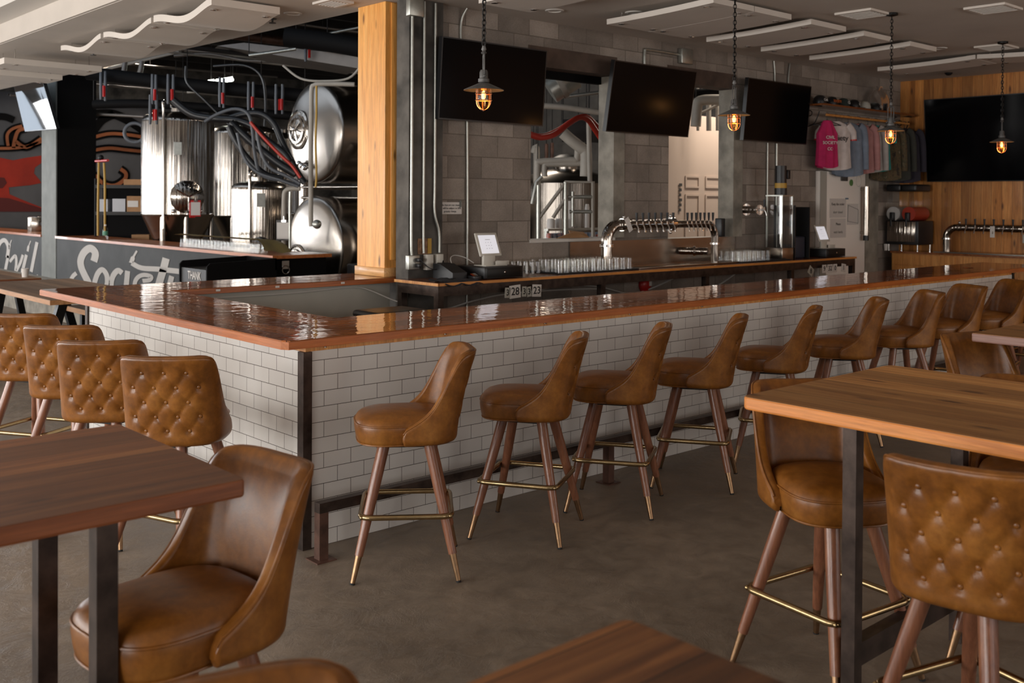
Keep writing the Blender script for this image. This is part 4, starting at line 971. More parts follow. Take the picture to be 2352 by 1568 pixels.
# ================================================================ CEILING FITTINGS
def cpanel(x0, x1, y0, y1, fn, label, th=.05, group='white curved acoustic panels under the ceiling', n=28, along='y', z0=CZ - .10):
    rows = []
    for i in range(n + 1):
        y = y0 + (y1 - y0) * i / n; z = z0 + fn(i / n)
        rows.append([(x0, y, z), (x1, y, z), (x1, y, z + th), (x0, y, z + th)])
    b_ = MB(); b_.grid(rows, closed_u=True, smooth=False); b_.add(rows[0], [(0, 1, 2, 3)]); b_.add(rows[-1], [(3, 2, 1, 0)])
    t_ = thing('acoustic_panel', label, 'acoustic panel', ((x0 + x1) / 2, (y0 + y1) / 2, z0), 0, group); b_.build('panel', M_panelw, t_)
    for fx in (.12, .88):
        for k in (.1, .9):
            X = x0 + (x1 - x0) * fx; yy = y0 + (y1 - y0) * k; z = z0 + fn(k); s_ = MB(); s_.cyl((X, yy, z + th), (X, yy, CZ - .001), .006, n=6); s_.lathe([(.001, z - .012), (.03, z - .008), (.03, z + .001), (.001, z + .002)], (X, yy, 0), 14); s_.build('standoff', M_chrome, t_)
    return t_
arcf = lambda t_: -.030 + .055 * (2 * t_ - 1) ** 2 if False else .045 * (abs(1 - 2 * t_) ** 2) - .015
for i, (a, b_) in enumerate(((4.5, 5.10), (5.11, 5.70), (6.04, 6.68), (7.03, 7.62), (8.02, 8.64))):
    cpanel(a, b_, .86, 2.10, lambda t_: .035 * (1 - t_) ** 2 - .01, ['white curved ceiling panel nearest the left television', 'white curved ceiling panel joined to the one nearest the left television', 'second white curved ceiling panel group, above the middle television', 'third white curved ceiling panel, left of the third pendant', 'fourth white curved ceiling panel, close to the third pendant chain'][i])
cpanel(9.55, 10.15, .82, 2.06, lambda t_: .035 * (1 - t_) ** 2 - .01, 'white curved ceiling panel near the pine wall, left half of the last strip')
cpanel(9.55, 10.15, -.44, .80, lambda t_: .035 * (t_) ** 2 - .01, 'white curved ceiling panel near the pine wall, right half of the last strip')
cpanel(2.95, 3.55, .90, 2.15, lambda t_: .035 * (1 - t_) ** 2 - .01, 'white curved ceiling panel cut by the top picture edge, left of the second pendant')
cpanel(4.6, 5.2, -1.3, -.30, lambda t_: .035 * t_ ** 2 - .01, 'pale ceiling panel at the top picture edge, right of the second pendant')
cpanel(5.9, 6.5, -2.9, -1.45, lambda t_: .035 * t_ ** 2 - .01, 'pale ceiling panel at the top right picture corner')
wv = lambda t_: -.085 * math.sin(PI * t_ ** .85) ** 2
GW = 'wavy white panels under the ceiling at left'
cpanel(1.38, 2.05, 3.92, 5.16, wv, 'wavy white ceiling panel nearest the timber column', .065, GW, z0=CZ - .085)
cpanel(1.38, 2.05, 5.22, 6.46, wv, 'middle wavy white ceiling panel of the row of three at left', .055, GW, z0=CZ - .085)
cpanel(1.38, 2.05, 6.54, 7.78, wv, 'far wavy white ceiling panel of the row of three at left', .055, GW, z0=CZ - .085)
cpanel(1.0, 2.15, 8.6, 9.2, lambda t_: -.02, 'white panel hanging behind the wavy row, beside the left television', .07, GW, z0=CZ - .17)
cpanel(.95, 2.1, 9.9, 10.5, lambda t_: -.02, 'farthest white ceiling panel at the left picture edge', .07, GW, z0=CZ - .17)
def vent(x0, x1, y0, y1, label, z=CZ):
    t_ = thing('ceiling_vent', label, 'air vent', ((x0 + x1) / 2, (y0 + y1) / 2, z), 0, 'square air vents in the ceiling')
    b_ = MB(); f = .03; Z = z - .02
    b_.box((x0, y0, Z), (x1, y0 + f, z)); b_.box((x0, y1 - f, Z), (x1, y1, z)); b_.box((x0, y0 + f, Z), (x0 + f, y1 - f, z)); b_.box((x1 - f, y0 + f, Z), (x1, y1 - f, z)); b_.build('frame', M_panelw, t_)
    MB().box((x0 + f, y0 + f, z - .004), (x1 - f, y1 - f, z - .001)).build('backing', M_black, t_)
    s_ = MB(); n = 6
    for i in range(n):
        X = x0 + f + (x1 - x0 - 2 * f) * (i + .5) / n; s_.box((X - .004, y0 + f, Z), (X + .004, y1 - f, z - .004), Matrix.Translation((X, 0, Z)) @ Matrix.Rotation(.6, 4, 'Y') @ Matrix.Translation((-X, 0, -Z)))
    s_.build('louvre', M_panelw, t_)
vent(6.05, 6.45, .25, .62, 'louvred air vent just left of the third pendant chain'); vent(6.65, 7.05, -.70, -.33, 'square white air vent to the right of the third pendant chain')
vent(9.05, 9.45, .28, .62, 'louvred air vent near the fourth pendant chain'); vent(2.2, 2.45, 3.3, 3.6, 'air vent at the top edge near the timber column')
for i, (x, y) in enumerate(((4.663, 1.898), (4.05, 2.35), (3.6, 2.42), (8.9, .95), (2.35, 4.2))):
    tag(MB().lathe([(.001, CZ - .004), (.06, CZ - .004), (.062, CZ - .012), (.085, CZ - .010), (.09, CZ - .001), (.001, CZ - .001)], (x, y, 0), 24).build('downlight', M_white), ['unlit recessed ceiling light beside the nearest curved panel', 'unlit recessed light above the left television', 'small ceiling fitting near the top picture edge above the left television', 'unlit recessed light near the last panel strip', 'small ceiling fitting beside the wavy panels'][i], 'ceiling light', 'recessed ceiling fittings')
for x, y, l in ((2.35, 4.6, 'small dark sprinkler head near the timber column'), (1.9, 8.2, 'small dark sprinkler head left of the wavy panels')):
    tag(MB().lathe([(.001, CZ - .05), (.035, CZ - .048), (.035, CZ - .042), (.01, CZ - .04), (.01, CZ - .012), (.04, CZ - .008), (.04, CZ - .001), (.001, CZ - .001)], (x, y, 0), 16).build('sprinkler_head', M_pewter), l, 'sprinkler')
tag(MB().lathe([(.001, -.04), (.03, -.035), (.05, -.015), (.055, 0), (.001, 0)], (11.2, 1.9, CZ), 18).build('dome_camera', M_blackpl), 'small black dome camera on the ceiling above the pine wall', 'camera')

# ================================================================ SHELF WITH HATS AND SHIRTS
sh = thing('wall_shelf', 'wooden shelf with hanging rail on scroll brackets, holding caps and shirts', 'shelf', (10.2, 2.7, 3.0))
MB().box((9.10, 2.56, 3.012), (11.6, 2.865, 3.036)).build('board', M_backtop, sh); MB().cyl((9.28, 2.62, 2.90), (11.5, 2.62, 2.90), .017, n=14).build('rail', M_cab, sh)
for x in (9.14, 11.55):
    b = MB(); b.tube(sm_path([(x, 2.86, 2.72), (x, 2.86, 3.0), (x, 2.60, 3.0)], 4), .007, 6); b.tube(sm_path([(x, 2.85, 2.74), (x, 2.72, 2.78), (x, 2.66, 2.88), (x, 2.64, 2.94)], 4), .007, 6); b.tube([(x, 2.78 + .035 * math.cos(a), 2.92 + .035 * math.sin(a)) for a in [2 * PI * i / 14 for i in range(14)]], .006, 6, closed=True); b.build('bracket', M_dark, sh)
def cap(x, mt, label, badge, bmt):
    t_ = thing('cap', label, 'cap', (x, 2.70, 3.037), 0, 'baseball caps on the shelf')
    c_ = MB(); c_.lathe([(.085, 0), (.088, .04), (.078, .085), (.05, .115), (.012, .125), (.001, .125)], (x, 2.72, 3.037), 24); c_.build('crown', mt, t_)
    rows = [[(x + (.075 + .015 * k) * math.cos(a) * (1 - .03 * k), 2.72 - (.075 + .03 * k) * math.sin(a), 3.052 - .003 * k) for a in [PI * i / 14 for i in range(15)]] for k in range(4)]
    MB().grid(rows).build('brim', mt, t_)
    if badge: text('lettering', badge, bmt, t_, (x, 2.628, 3.095), (PI / 2 - .15, 0, 0), .05, .001)
for a in ((9.28, M_blackpl, 'black cap with white lettering, leftmost on the shelf', 'Civil', M_paper), (9.57, M_blackpl, 'black cap with orange lettering on the shelf', 'SOCIETY', M_orange), (9.86, cloth('cap_green', (.02, .03, .025)), 'dark green cap with pale badge on the shelf', 'CS', M_paper), (10.14, M_blackpl, 'plain black cap with small mark on the shelf', 'C', M_paper), (10.42, M_greypanel, 'grey cap on the shelf', '', M_paper), (10.72, M_blackpl, 'black cap lying beside the clear bag on the shelf', 'CS', M_paper)): cap(*a)
bagm = glassm('clear_bag', (.9, .9, .9), .12, 1.2)
bag = MB(); rows = [[(10.86 + .24 * math.cos(2 * PI * i / 20) * s_ * (1 + .12 * math.sin(5 * i + z * 9)), 2.73 + .10 * math.sin(2 * PI * i / 20) * s_, 3.038 + z) for i in range(20)] for z, s_ in ((0, .9), (.1, 1), (.2, .95), (.28, .6), (.33, .25), (.36, .3))]
bag.grid(rows, closed_u=True); bag.add(rows[0], [tuple(range(20))]); tag(bag.build('plastic_bag', bagm), 'clear crumpled plastic bag on the right of the hat shelf', 'bag')
def shirt(x, mt, label, L_=.68, w_=.20, sleeve='short', yaw=0, cat='shirt', trim=None, y=2.62, grp='shirts hanging on the rail'):
    """garment on a hanger, its plane across the rail (normal ~X), slightly turned towards the room"""
    t_ = thing(cat if cat != 'shirt' else 'hanging_shirt', label, cat, (x, y, 2.90), yaw, grp)
    hg = MB(); hg.tube(sm_path([(0, 0, -.075), (0, 0, -.03), (0, .022, .0), (0, .012, .022), (0, -.012, .022), (0, -.02, .005)], 4), .0035, 6); hg.tube([(0, -.20, -.135), (0, 0, -.07), (0, .20, -.135), (0, -.20, -.135)], .006, 6)
    hg.build('hanger', M_blackpl, t_, world=False)
    zs = [-.075, -.10, -.15, -.25, -.40, -.55, -L_ + .02, -L_]
    ws = [.055, .12, w_ * .98, w_, w_ * .98, w_ * 1.03, w_ * 1.08, w_ * 1.08]; rows = []
    if sleeve == 'none': ws[1] = .075; ws[2] = .095; ws[3] = .15
    for k, (z, ww) in enumerate(zip(zs, ws)):
        r_ = []
        for i in range(28):
            a = 2 * PI * i / 28; d = .030 + .012 * min(k, 4); fold = 1 + .22 * math.sin(i * 2.1 + x * 13) * min(1, k / 3)
            r_.append((d * math.cos(a) * fold, ww * math.sin(a), z - (.02 * math.cos(a * 2) if k > 5 else 0)))
        rows.append(r_)
    b_ = MB(); b_.grid(rows, closed_u=True); b_.build('body', mt, t_, world=False)
    if sleeve != 'none':
        ln = .20 if sleeve == 'short' else .58
        for s_ in (-1, 1):
            P = [(0, s_ * (w_ - .05), -.12), (0, s_ * (w_ + .015), -.19), (.012, s_ * (w_ + .045), -.12 - ln * .6), (.012, s_ * (w_ + .05), -.12 - ln)]
            b_ = MB(); b_.tube(sm_path(P, 5), [.055] * 5 + [.05] * 5 + [.045] * 6, 12); b_.build('sleeve', mt, t_, world=False)
            if trim: MB().tube([(.012, s_ * (w_ + .05), -.12 - ln + .012), (.012, s_ * (w_ + .051), -.12 - ln - .006)], .048, 12).build('cuff_trim', trim, t_, world=False)
    return t_
s0 = shirt(9.30, cloth('magenta_cloth', (.42, .012, .085)), 'bright magenta tank top, first on the rail', .68, .15, 'none', 1.05)
s1_ = shirt(9.52, cloth('white_cloth', (.55, .48, .45)), 'white ringer shirt with red cuffs and black script', .70, .20, 'short', 1.0, trim=M_red)
for s_, q, mt_, yy, sz in ((s1_, 'Society', M_ink, -.05, .10),): 
    tx = text('lettering', q, mt_, s_, (-.095, .02, -.30), (PI / 2, 0, -PI / 2), sz, .001, world=False)
for k, (q, zz) in enumerate((('CIVIL', -.30), ('SOCIETY', -.37), ('CO', -.45))): text('lettering', q, M_paper, s0, (-.088, 0, zz), (PI / 2, 0, -PI / 2), .055, .001, world=False)
shirt(9.82, cloth('blue_grey_cloth', (.16, .19, .24)), 'blue-grey long-sleeved top on the rail', .78, .20, 'long', .9)
shirt(10.10, cloth('dusty_pink_cloth', (.36, .17, .16)), 'dusty pink long-sleeved top on the rail', .74, .20, 'long', .75)
shirt(10.34, cloth('pale_grey_cloth', (.36, .33, .31)), 'pale grey long-sleeved top on the rail', .72, .19, 'long', .7)
shirt(10.56, cloth('teal_cloth', (.03, .24, .22)), 'teal short-sleeved shirt on the rail', .70, .20, 'short', .8)
shirt(10.84, M_camo, 'brown camouflage jacket on the rail', .82, .20, 'long', .6, 'jacket')
shirt(11.12, cloth('dark_green_cloth', (.035, .035, .028)), 'dark olive hooded jacket on the rail', .82, .20, 'long', .6, 'jacket')
shirt(11.38, cloth('navy_cloth', (.022, .018, .028)), 'nearly black jacket, last on the rail', .84, .21, 'long', .5, 'jacket')

# ================================================================ WHITE COOLER DOOR, acrylic column, slush machine, cabinets
dr = MB().rbox((9.44, 2.80, .62), (10.62, 2.868, 2.175), .006, 2).build('door_1', simple('cooler_door_white', (.90, .84, .77), .45)); dr['kind'] = 'structure'
MB().box((9.44, 2.795, .62), (9.60, 2.80, 2.17)).build('hinge_strip', M_greypanel, dr)
b = MB(); b.cyl((10.50, 2.72, 1.30), (10.50, 2.72, 1.98), .038, n=20); b.cyl((10.50, 2.72, 1.34), (10.50, 2.80, 1.34), .02); b.cyl((10.50, 2.72, 1.94), (10.50, 2.80, 1.94), .02); b.build('door_handle', M_steel, dr); MB().cyl((10.5, 2.72, 1.23), (10.5, 2.72, 1.30), .04, n=18).build('handle_end', M_blackpl, dr)
t = tag(MB().rbox((9.95, 2.785, 2.05), (10.13, 2.80, 2.18), .01, 2).build('magnet_clip', M_pewter), 'grey clip magnet at the top of the white door', 'magnet')
t = tag(MB().lathe([(.001, 0), (.045, 0), (.045, .008), (.001, .01)], (10.23, 2.80, 2.03), 16, (0, -1, 0)).build('magnet', M_green), 'small green magnet on the white door', 'magnet')
t = tag(MB().box((10.08, 2.795, 1.80), (10.16, 2.80, 1.82)).build('magnet', M_blue), 'small blue magnet strip on the white door', 'magnet')
t = thing('round_sticker', 'round outlined sticker near the top right of the white door', 'sticker', (10.44, 2.8, 2.06)); MB().tube([(10.43 + .07 * math.cos(2 * PI * i / 24), 2.799, 2.06 + .08 * math.sin(2 * PI * i / 24)) for i in range(24)], .003, 5, closed=True).build('ring', M_greypanel, t)
def note(x, z, w_, h, lines, label):
    t_ = thing('paper_note', label, 'note', (x, 2.795, z)); MB().box((x, 2.796, z), (x + w_, 2.799, z + h)).build('sheet', M_paper, t_)
    for k, l in enumerate(lines): text('lettering', l, M_greycol if k % 2 else M_ink, t_, (x + w_ / 2, 2.7955, z + h - (k + .7) * h / (len(lines) + .4)), (PI / 2, 0, 0), .05, .0006)
note(9.68, 1.55, .42, .26, ('Keep the cooler', 'door closed'), 'upper white handwritten sheet on the white door'); note(9.70, 1.28, .40, .26, ('Please', 'wash hands'), 'lower white handwritten sheet on the white door')
t = thing('paper_drawing', 'white sheet with a sketched outline held on the white door beside the handle', 'note', (10.2, 2.795, 1.5)); MB().box((10.13, 2.796, 1.45), (10.43, 2.799, 1.74)).build('sheet', M_paper, t)
MB().tube([(10.15, 2.794, 1.72), (10.42, 2.794, 1.66), (10.42, 2.794, 1.47), (10.14, 2.794, 1.50)], .004, 5, closed=True).build('sketch', M_greycol, t)
# acrylic column machine
t = thing('keg_dispenser', 'tall clear acrylic machine with black motor on the back counter', 'machine', (8.1, 2.5, 1.067))
MB().rbox((7.92, 2.38, 1.068), (8.16, 2.62, 1.21), .006, 2).build('base', M_steelb, t)
b = MB()
for x in (7.93, 8.15):
    for y in (2.39, 2.61): b.box((x - .004, y - .004, 1.21), (x + .004, y + .004, 1.83))
b.build('frame', M_galv, t)
b = MB(); b.box((7.925, 2.385, 1.21), (7.930, 2.615, 1.83)); b.box((8.150, 2.385, 1.21), (8.155, 2.615, 1.83)); b.box((7.93, 2.385, 1.21), (8.15, 2.390, 1.83)); b.build('acrylic_panel', M_acryl, t)
MB().box((7.92, 2.38, 1.83), (8.16, 2.62, 1.845)).build('top_plate', M_galv, t)
b = MB(); b.cyl((8.06, 2.5, 1.845), (8.06, 2.5, 1.93), .075, n=24); b.cyl((8.06, 2.5, 1.99), (8.06, 2.5, 2.20), .068, n=24); b.rbox((8.12, 2.44, 2.04), (8.18, 2.52, 2.15), .008, 2); b.build('motor', M_blackpl, t)
MB().cyl((8.06, 2.5, 1.93), (8.06, 2.5, 1.99), .072, n=24).build('yellow_band', M_yellow, t); MB().cyl((8.06, 2.5, 1.25), (8.06, 2.5, 1.84), .012, n=10).build('shaft', M_chrome, t); MB().cyl((8.0, 2.45, 1.21), (8.0, 2.45, 1.75), .007, n=8).build('tube', M_chrome, t)
t = thing('glass_rinser', 'dark clear-sided cabinet with bins beside the acrylic machine', 'cabinet', (8.4, 2.6, 1.067))
b = MB(); b.box((8.22, 2.40, 1.068), (8.235, 2.70, 1.72)); b.box((8.54, 2.40, 1.068), (8.555, 2.70, 1.70)); b.build('side_panel', M_blackpl, t); MB().box((8.235, 2.69, 1.068), (8.54, 2.70, 1.70)).build('back_panel', M_acryl, t); MB().rbox((8.27, 2.43, 1.068), (8.50, 2.66, 1.34), .02, 2).build('bin', simple('navy_bin', (.012, .018, .035), .5), t)
for i in range(5): tag(MB().rbox((8.62, 2.62, 1.07 + .115 * i), (8.76, 2.78, 1.175 + .115 * i), .02, 2).build('cup_stack', simple('amber_cup_%d' % i, (.16, .055, .03), .4)), 'amber stacked container behind the right tablet, number %s from the bottom' % ['one', 'two', 'three', 'four', 'five'][i], 'container', 'amber containers behind the right tablet')
# cabinets on the right wall
t = thing('pine_cabinet', 'pine cabinet run with wooden top along the panelled right wall', 'cabinet', (11.45, 1.5, 0))
MB().box((11.19, -4, 1.04), (11.738, 2.72, 1.067)).build('worktop', M_backtop, t); MB().box((11.24, -4, .1), (11.738, 2.72, 1.04)).build('body', M_cab, t); MB().box((11.28, -4, 0), (11.738, 2.70, .1)).build('plinth', M_black, t)
for i in range(6):
    y = 2.70 - .95 * i; o = MB().box((11.222, y - .90, .16), (11.239, y, .86)).build('door', M_cab, t); MB().box((11.215, y - .82, .24), (11.2215, y - .08, .78)).build('door_panel', M_panel, o); MB().sphere((11.205, y - .05, .55), .014, 8).build('knob', M_chrome, o)
    MB().box((11.222, y - .90, .88), (11.239, y, 1.02)).build('drawer', M_cab, t)
MB().box((11.22, -3.9, 1.068), (11.60, 2.1, 1.085)).build('drip_tray', M_steelb, t)
tw = thing('tap_tower', 'arched stainless tap tower on the pine cabinet under the huge television', 'tap tower', (11.45, 1.0, 1.067))
arc = [(11.45, 2.02, 1.068), (11.45, 2.02, 1.27)] + [(11.45, 2.02 - .15 * (1 - math.cos(a)), 1.27 + .15 * math.sin(a)) for a in [PI / 2 * i / 8 for i in range(1, 9)]] + [(11.45, .2, 1.42)]
MB().tube(arc, .05, 18).build('pipe', M_steel, tw); b = MB(); b.cyl((11.45, 2.02, 1.25), (11.45, 2.02, 1.27), .064, n=20); b.cyl((11.45, 1.85, 1.42), (11.45, 1.83, 1.42), .06, n=20); b.sphere((11.45, 1.84, 1.49), .02, 8); b.build('clamp', M_chrome, tw)
for i in range(12): tap(tw, (11.40, 1.70 - .125 * i, 1.42), (-1, 0, 0))
MB().box((11.30, 1.30, 1.30), (11.305, 1.36, 1.45)).build('tag', M_paper, tw)
t = thing('wall_sensor', 'pale wall device with green light below the right tap tower', 'wall device', (11.7, 1.02, 1.2)); MB().rbox((11.70, .95, 1.22), (11.758, 1.10, 1.34), .01, 2).build('housing', M_pos, t); MB().box((11.66, .98, 1.14), (11.70, 1.06, 1.20)).build('plug', M_blackpl, t); MB().sphere((11.655, 1.02, 1.17), .008, 8).build('light', M_led, t)
# slush machine
t = thing('slush_machine', 'two-tank frozen drink machine on the pine cabinet', 'drink machine', (11.45, 2.58, 1.067))
MB().rbox((11.24, 2.33, 1.16), (11.70, 2.82, 1.50), .01, 2).build('body', M_blackpl, t); MB().rbox((11.225, 2.37, 1.20), (11.239, 2.79, 1.49), .004, 2).build('front_panel', M_steel, t)
b = MB()
for y in (2.36, 2.79):
    for x in (11.28, 11.66): MB().cyl((x, y, 1.068), (x, y, 1.16), .012, n=8).build('leg', M_chrome, t)
M_slw = simple('white_slush', (.50, .48, .46), .35); M_slr = simple('red_slush', (.35, .035, .015), .35)
for y, mt_, nm in ((2.70, M_slw, 'white'), (2.47, M_slr, 'red')):
    o = MB().cyl((11.23, y, 1.60), (11.66, y, 1.60), .10, n=28).build('drum', mt_, t); o['label'] = nm + ' frozen drink drum'
    MB().rbox((11.24, y - .105, 1.58), (11.67, y + .105, 1.92), .012, 2).build('clear_tank', M_acryl, t); MB().rbox((11.22, y - .11, 1.92), (11.68, y + .11, 2.02), .025, 3).build('lid', M_blackpl, t)
    tp_ = MB(); tp_.rbox((11.17, y - .03, 1.50), (11.235, y + .03, 1.62), .01, 2); tp_.rbox((11.15, y - .012, 1.42), (11.175, y + .012, 1.54), .005, 2); tp_.build('tap_lever', M_blackpl, t)
for x, y, l in ((11.26, 2.845 - .02, 'small white cup beside the frozen drink machine'),):
    tag(MB().lathe([(.001, 1.068), (.022, 1.068), (.03, 1.16), (.027, 1.16), (.001, 1.08)], (x, y, 0), 16).build('cup', M_paper), l, 'cup')
tag(MB().lathe([(.001, 0), (.05, 0), (.055, .006), (.001, .009)], (8.35, .35, 1.067), 18).build('bottle_opener', M_chrome), 'small shiny metal disc lying on the far part of the bar top', 'opener')

# ================================================================ BREWERY
def vtank(x, y, r, z0, z1, label, cone=.55, manway=None, legs=True, dome=.14, name='fermenter_tank', top=True):
    t_ = thing(name, label, 'tank', (x, y, 0), 0, 'stainless brewery tanks')
    prof = [(r * .12, z0 - cone), (r * .97, z0 - .01), (r, z0), (r, z0 + .02)] ; 
    MB().lathe([(.001, z0 - cone), (r * .14, z0 - cone), (r * .16, z0 - cone + .01), (r * .97, z0 - .012), (r * .985, z0)], (x, y, 0), 48).build('cone', M_steelb, t_)
    sh_ = [(r * .985, z0), (r, z0 + .012), (r, z0 + .03), (r, z0 + .05), (r, z1 - .07), (r, z1 - .04), (r, z1 - .025), (r * .985, z1)]
    MB().lathe(sh_, (x, y, 0), 64).build('shell', M_steel, t_)
    MB().lathe([(r * .985, z1), (r * .93, z1 + dome * .45), (r * .7, z1 + dome * .8), (r * .35, z1 + dome * .97), (.12, z1 + dome), (.12, z1 + dome + .06), (.001, z1 + dome + .06)], (x, y, 0), 48).build('dome', M_steelb, t_)
    if legs:
        for a in (-2.45, -1.75, -.4, 1.2):
            MB().cyl((x + r * .9 * math.cos(a), y + r * .9 * math.sin(a), 0), (x + r * .9 * math.cos(a), y + r * .9 * math.sin(a), z0 + .02), .045, n=12).build('leg', M_steelb, t_)
    a = -2.35
    px, py = x + (r + .05) * math.cos(a), y + (r + .05) * math.sin(a)
    MB().tube(sm_path([(x + r * .5 * math.cos(a), y + r * .5 * math.sin(a), z1 + dome + .05), (x + r * .55 * math.cos(a), y + r * .55 * math.sin(a), z1 + dome + .12), (px, py, z1 + dome + .12), (px, py, z1), (px, py, z0 - .2)], 5), .024, 10).build('cleaning_pipe', M_steel, t_)
    if manway:
        ma, mz, mr = manway; q = Vector((math.cos(ma), math.sin(ma), 0)); c = Vector((x, y, mz)) + q * (r - .02)
        o = MB().lathe([(mr * 1.12, 0), (mr * 1.12, .05), (mr, .06), (mr * .9, .085), (mr * .4, .115), (.001, .12)], c, 32, q).build('manway_door', M_steel, t_)
        b_ = MB(); s_ = Vector((-q.y, q.x, 0))
        for th in (.5, 2.6, 4.7): d = s_ * math.cos(th) + Vector((0, 0, 1)) * math.sin(th); b_.tube([c + q * .14, c + q * .14 + d * mr * .95], .012, 6)
        b_.build('door_wheel', M_chrome, o)
    b_ = MB(); c = Vector((x, y, (z0 + z1) / 2 + .3)); q = Vector((math.cos(-2.0), math.sin(-2.0), 0)); s_ = Vector((-q.y, q.x, 0)); P = c + q * (r + .002)
    b_.prism([P - s_ * .06 - Vector((0, 0, .1)), P + s_ * .06 - Vector((0, 0, .1)), P + s_ * .06 + Vector((0, 0, .1)), P - s_ * .06 + Vector((0, 0, .1))], q * .05); b_.build('gauge_box', M_galv, t_)
    b_ = MB()
    for k in range(4): b_.sphere((x + (r + .05) * math.cos(-2.1 + .35 * k), y + (r + .05) * math.sin(-2.1 + .35 * k), z0 + .08 - .05 * (k % 2)), .035, 8)
    b_.build('valve', M_chrome, t_); return t_
t1 = vtank(4.61, 11.86, .585, 1.47, 3.05, 'tall shiny fermenter nearest the black pillar, with round door and hanging clipboard', 1.1, (-1.75, 1.78, .24))
vtank(6.38, 12.95, .60, 1.42, 2.98, 'tall fermenter standing half behind the nearest one', 1.0, None)
vtank(8.1, 14.6, .60, 1.42, 3.0, 'dim fermenter farthest back, right of the black hoses', 1.0, None)
vtank(4.86, 9.55, .41, .95, 1.93, 'smaller stainless tank between the tall fermenters and the horizontal tanks', .4, (-2.0, 1.02, .16), dome=.10)
def clip(p, q, w_, h, label, col=M_red):
    t_ = thing('clipboard', label, 'clipboard', p, 0); P = Vector(p); Q = Vector(q).normalized(); s_ = Vector((-Q.y, Q.x, 0)); U = Vector((0, 0, 1))
    MB().prism([P - s_ * w_ / 2, P + s_ * w_ / 2, P + s_ * w_ / 2 + U * h, P - s_ * w_ / 2 + U * h], Q * .006).build('board', col, t_)
    P2 = P + Q * .0065; k = .90; MB().prism([P2 - s_ * w_ / 2 * k + U * .02, P2 + s_ * w_ / 2 * k + U * .02, P2 + s_ * w_ / 2 * k + U * h * .88, P2 - s_ * w_ / 2 * k + U * h * .88], Q * .002).build('sheet', M_paper, t_)
    MB().prism([P2 - s_ * .03 + U * h * .9, P2 + s_ * .03 + U * h * .9, P2 + s_ * .03 + U * h * 1.0, P2 - s_ * .03 + U * h * 1.0], Q * .012).build('clip', M_chrome, t_)
    MB().tube([P2 + U * h * .97, P2 + U * (h + .05), P - Q * .14 + U * (h + .05)], .005, 6).build('hook', M_chrome, t_)
clip([(4.539,11.046,1.468)][0], (-.3, -.95, 0), .16, .26, 'white sheet on a red clipboard hanging on the nearest fermenter')
tag(MB().box([(4.485,11.135,1.446)][0], tuple(Vector([(4.486,11.138,1.656)][0]) + Vector((.09, .02, .03)))).build('red_cup', M_red), 'red sample cup hanging beside the clipboard on the fermenter', 'cup')
clip([(4.158,7.559,1.211)][0], (-.6, -.8, 0), .20, .27, 'white sheet on a clipboard hanging left of the lower horizontal tank', M_pewter)
def htank(y, z, label, man):
    t_ = thing('horizontal_tank', label, 'tank', (6.2, y, z), 0, 'stacked horizontal stainless tanks'); r = .69; x0 = 4.74
    MB().lathe([(r, 0), (r, 2.2)], (x0, y, z), 72, (1, 0, 0)).build('shell', M_steelb, t_)
    MB().lathe([(r, 0), (r * 1.012, -.01), (r * 1.0, -.03), (r * .95, -.055), (r * .82, -.075), (r * .6, -.10), (r * .3, -.125), (.001, -.13)], (x0, y, z), 72, (1, 0, 0)).build('dished_end', M_satin, t_)
    MB().lathe([(r, 0), (r * .8, .12), (.001, .2)], (x0 + 2.2, y, z), 40, (1, 0, 0)).build('rear_end', M_steelb, t_)
    my, mz = man; c = (x0 - .115, y + my, z + mz)
    o = MB().lathe([(.27, .04), (.275, -.02), (.245, -.035), (.235, -.015), (.205, -.02), (.195, -.05), (.16, -.055), (.14, -.035), (.07, -.055), (.001, -.06)], c, 48, (1, 0, 0)).build('manway_door', M_steel, t_)
    b_ = MB(); 
    for a in (.3, 1.35, 2.4, 3.45, 4.5, 5.55): b_.tube([(c[0] - .065, c[1], c[2]), (c[0] - .05, c[1] + .15 * math.cos(a), c[2] + .15 * math.sin(a))], .010, 6)
    b_.sphere((c[0] - .08, c[1], c[2]), .03, 8); b_.build('door_wheel', M_chrome, o)
    b_ = MB()
    for a in (0.0, .5, 1.0): b_.sphere((x0 - .16, y + .20 - .16 * a, z - .42 - .06 * a), .04, 8); b_.cyl((x0 - .05, y + .20 - .16 * a, z - .42 - .06 * a), (x0 - .2, y + .20 - .16 * a, z - .42 - .06 * a), .015, n=8)
    b_.build('valve', M_chrome, t_); return t_
htank(7.70, 2.67, 'upper of the two stacked horizontal tanks beside the timber column', (.28, .05)); h2 = htank(7.70, 1.11, 'lower of the two stacked horizontal tanks beside the timber column', (.30, -.25))
rk = thing('tank_rack', 'steel rack carrying the upper horizontal tank above the lower one', 'rack', (5.5, 7.7, 0))
for x, y in ((5.0, 6.92), (7.2, 6.92), (5.0, 8.48), (7.2, 8.48)): MB().cyl((x, y, 0), (x, y, 2.45), .075, n=18).build('post', M_steelb, rk)
b = MB()
for y in (6.92, 8.48): b.cyl((5.0, y, 1.93), (7.2, y, 1.93), .03); b.cyl((5.0, y, 1.75), (7.2, y, 1.75), .03)
b.cyl((4.95, 6.9, 1.93), (4.95, 8.5, 1.93), .02); b.cyl((4.95, 6.9, 1.78), (4.95, 8.5, 1.78), .02); b.build('crossbar', M_steel, rk)
t = thing('cleaning_pipe', 'white steel pipe standing in front of the stacked horizontal tanks', 'pipe', (4.4, 7.3, 1.2))
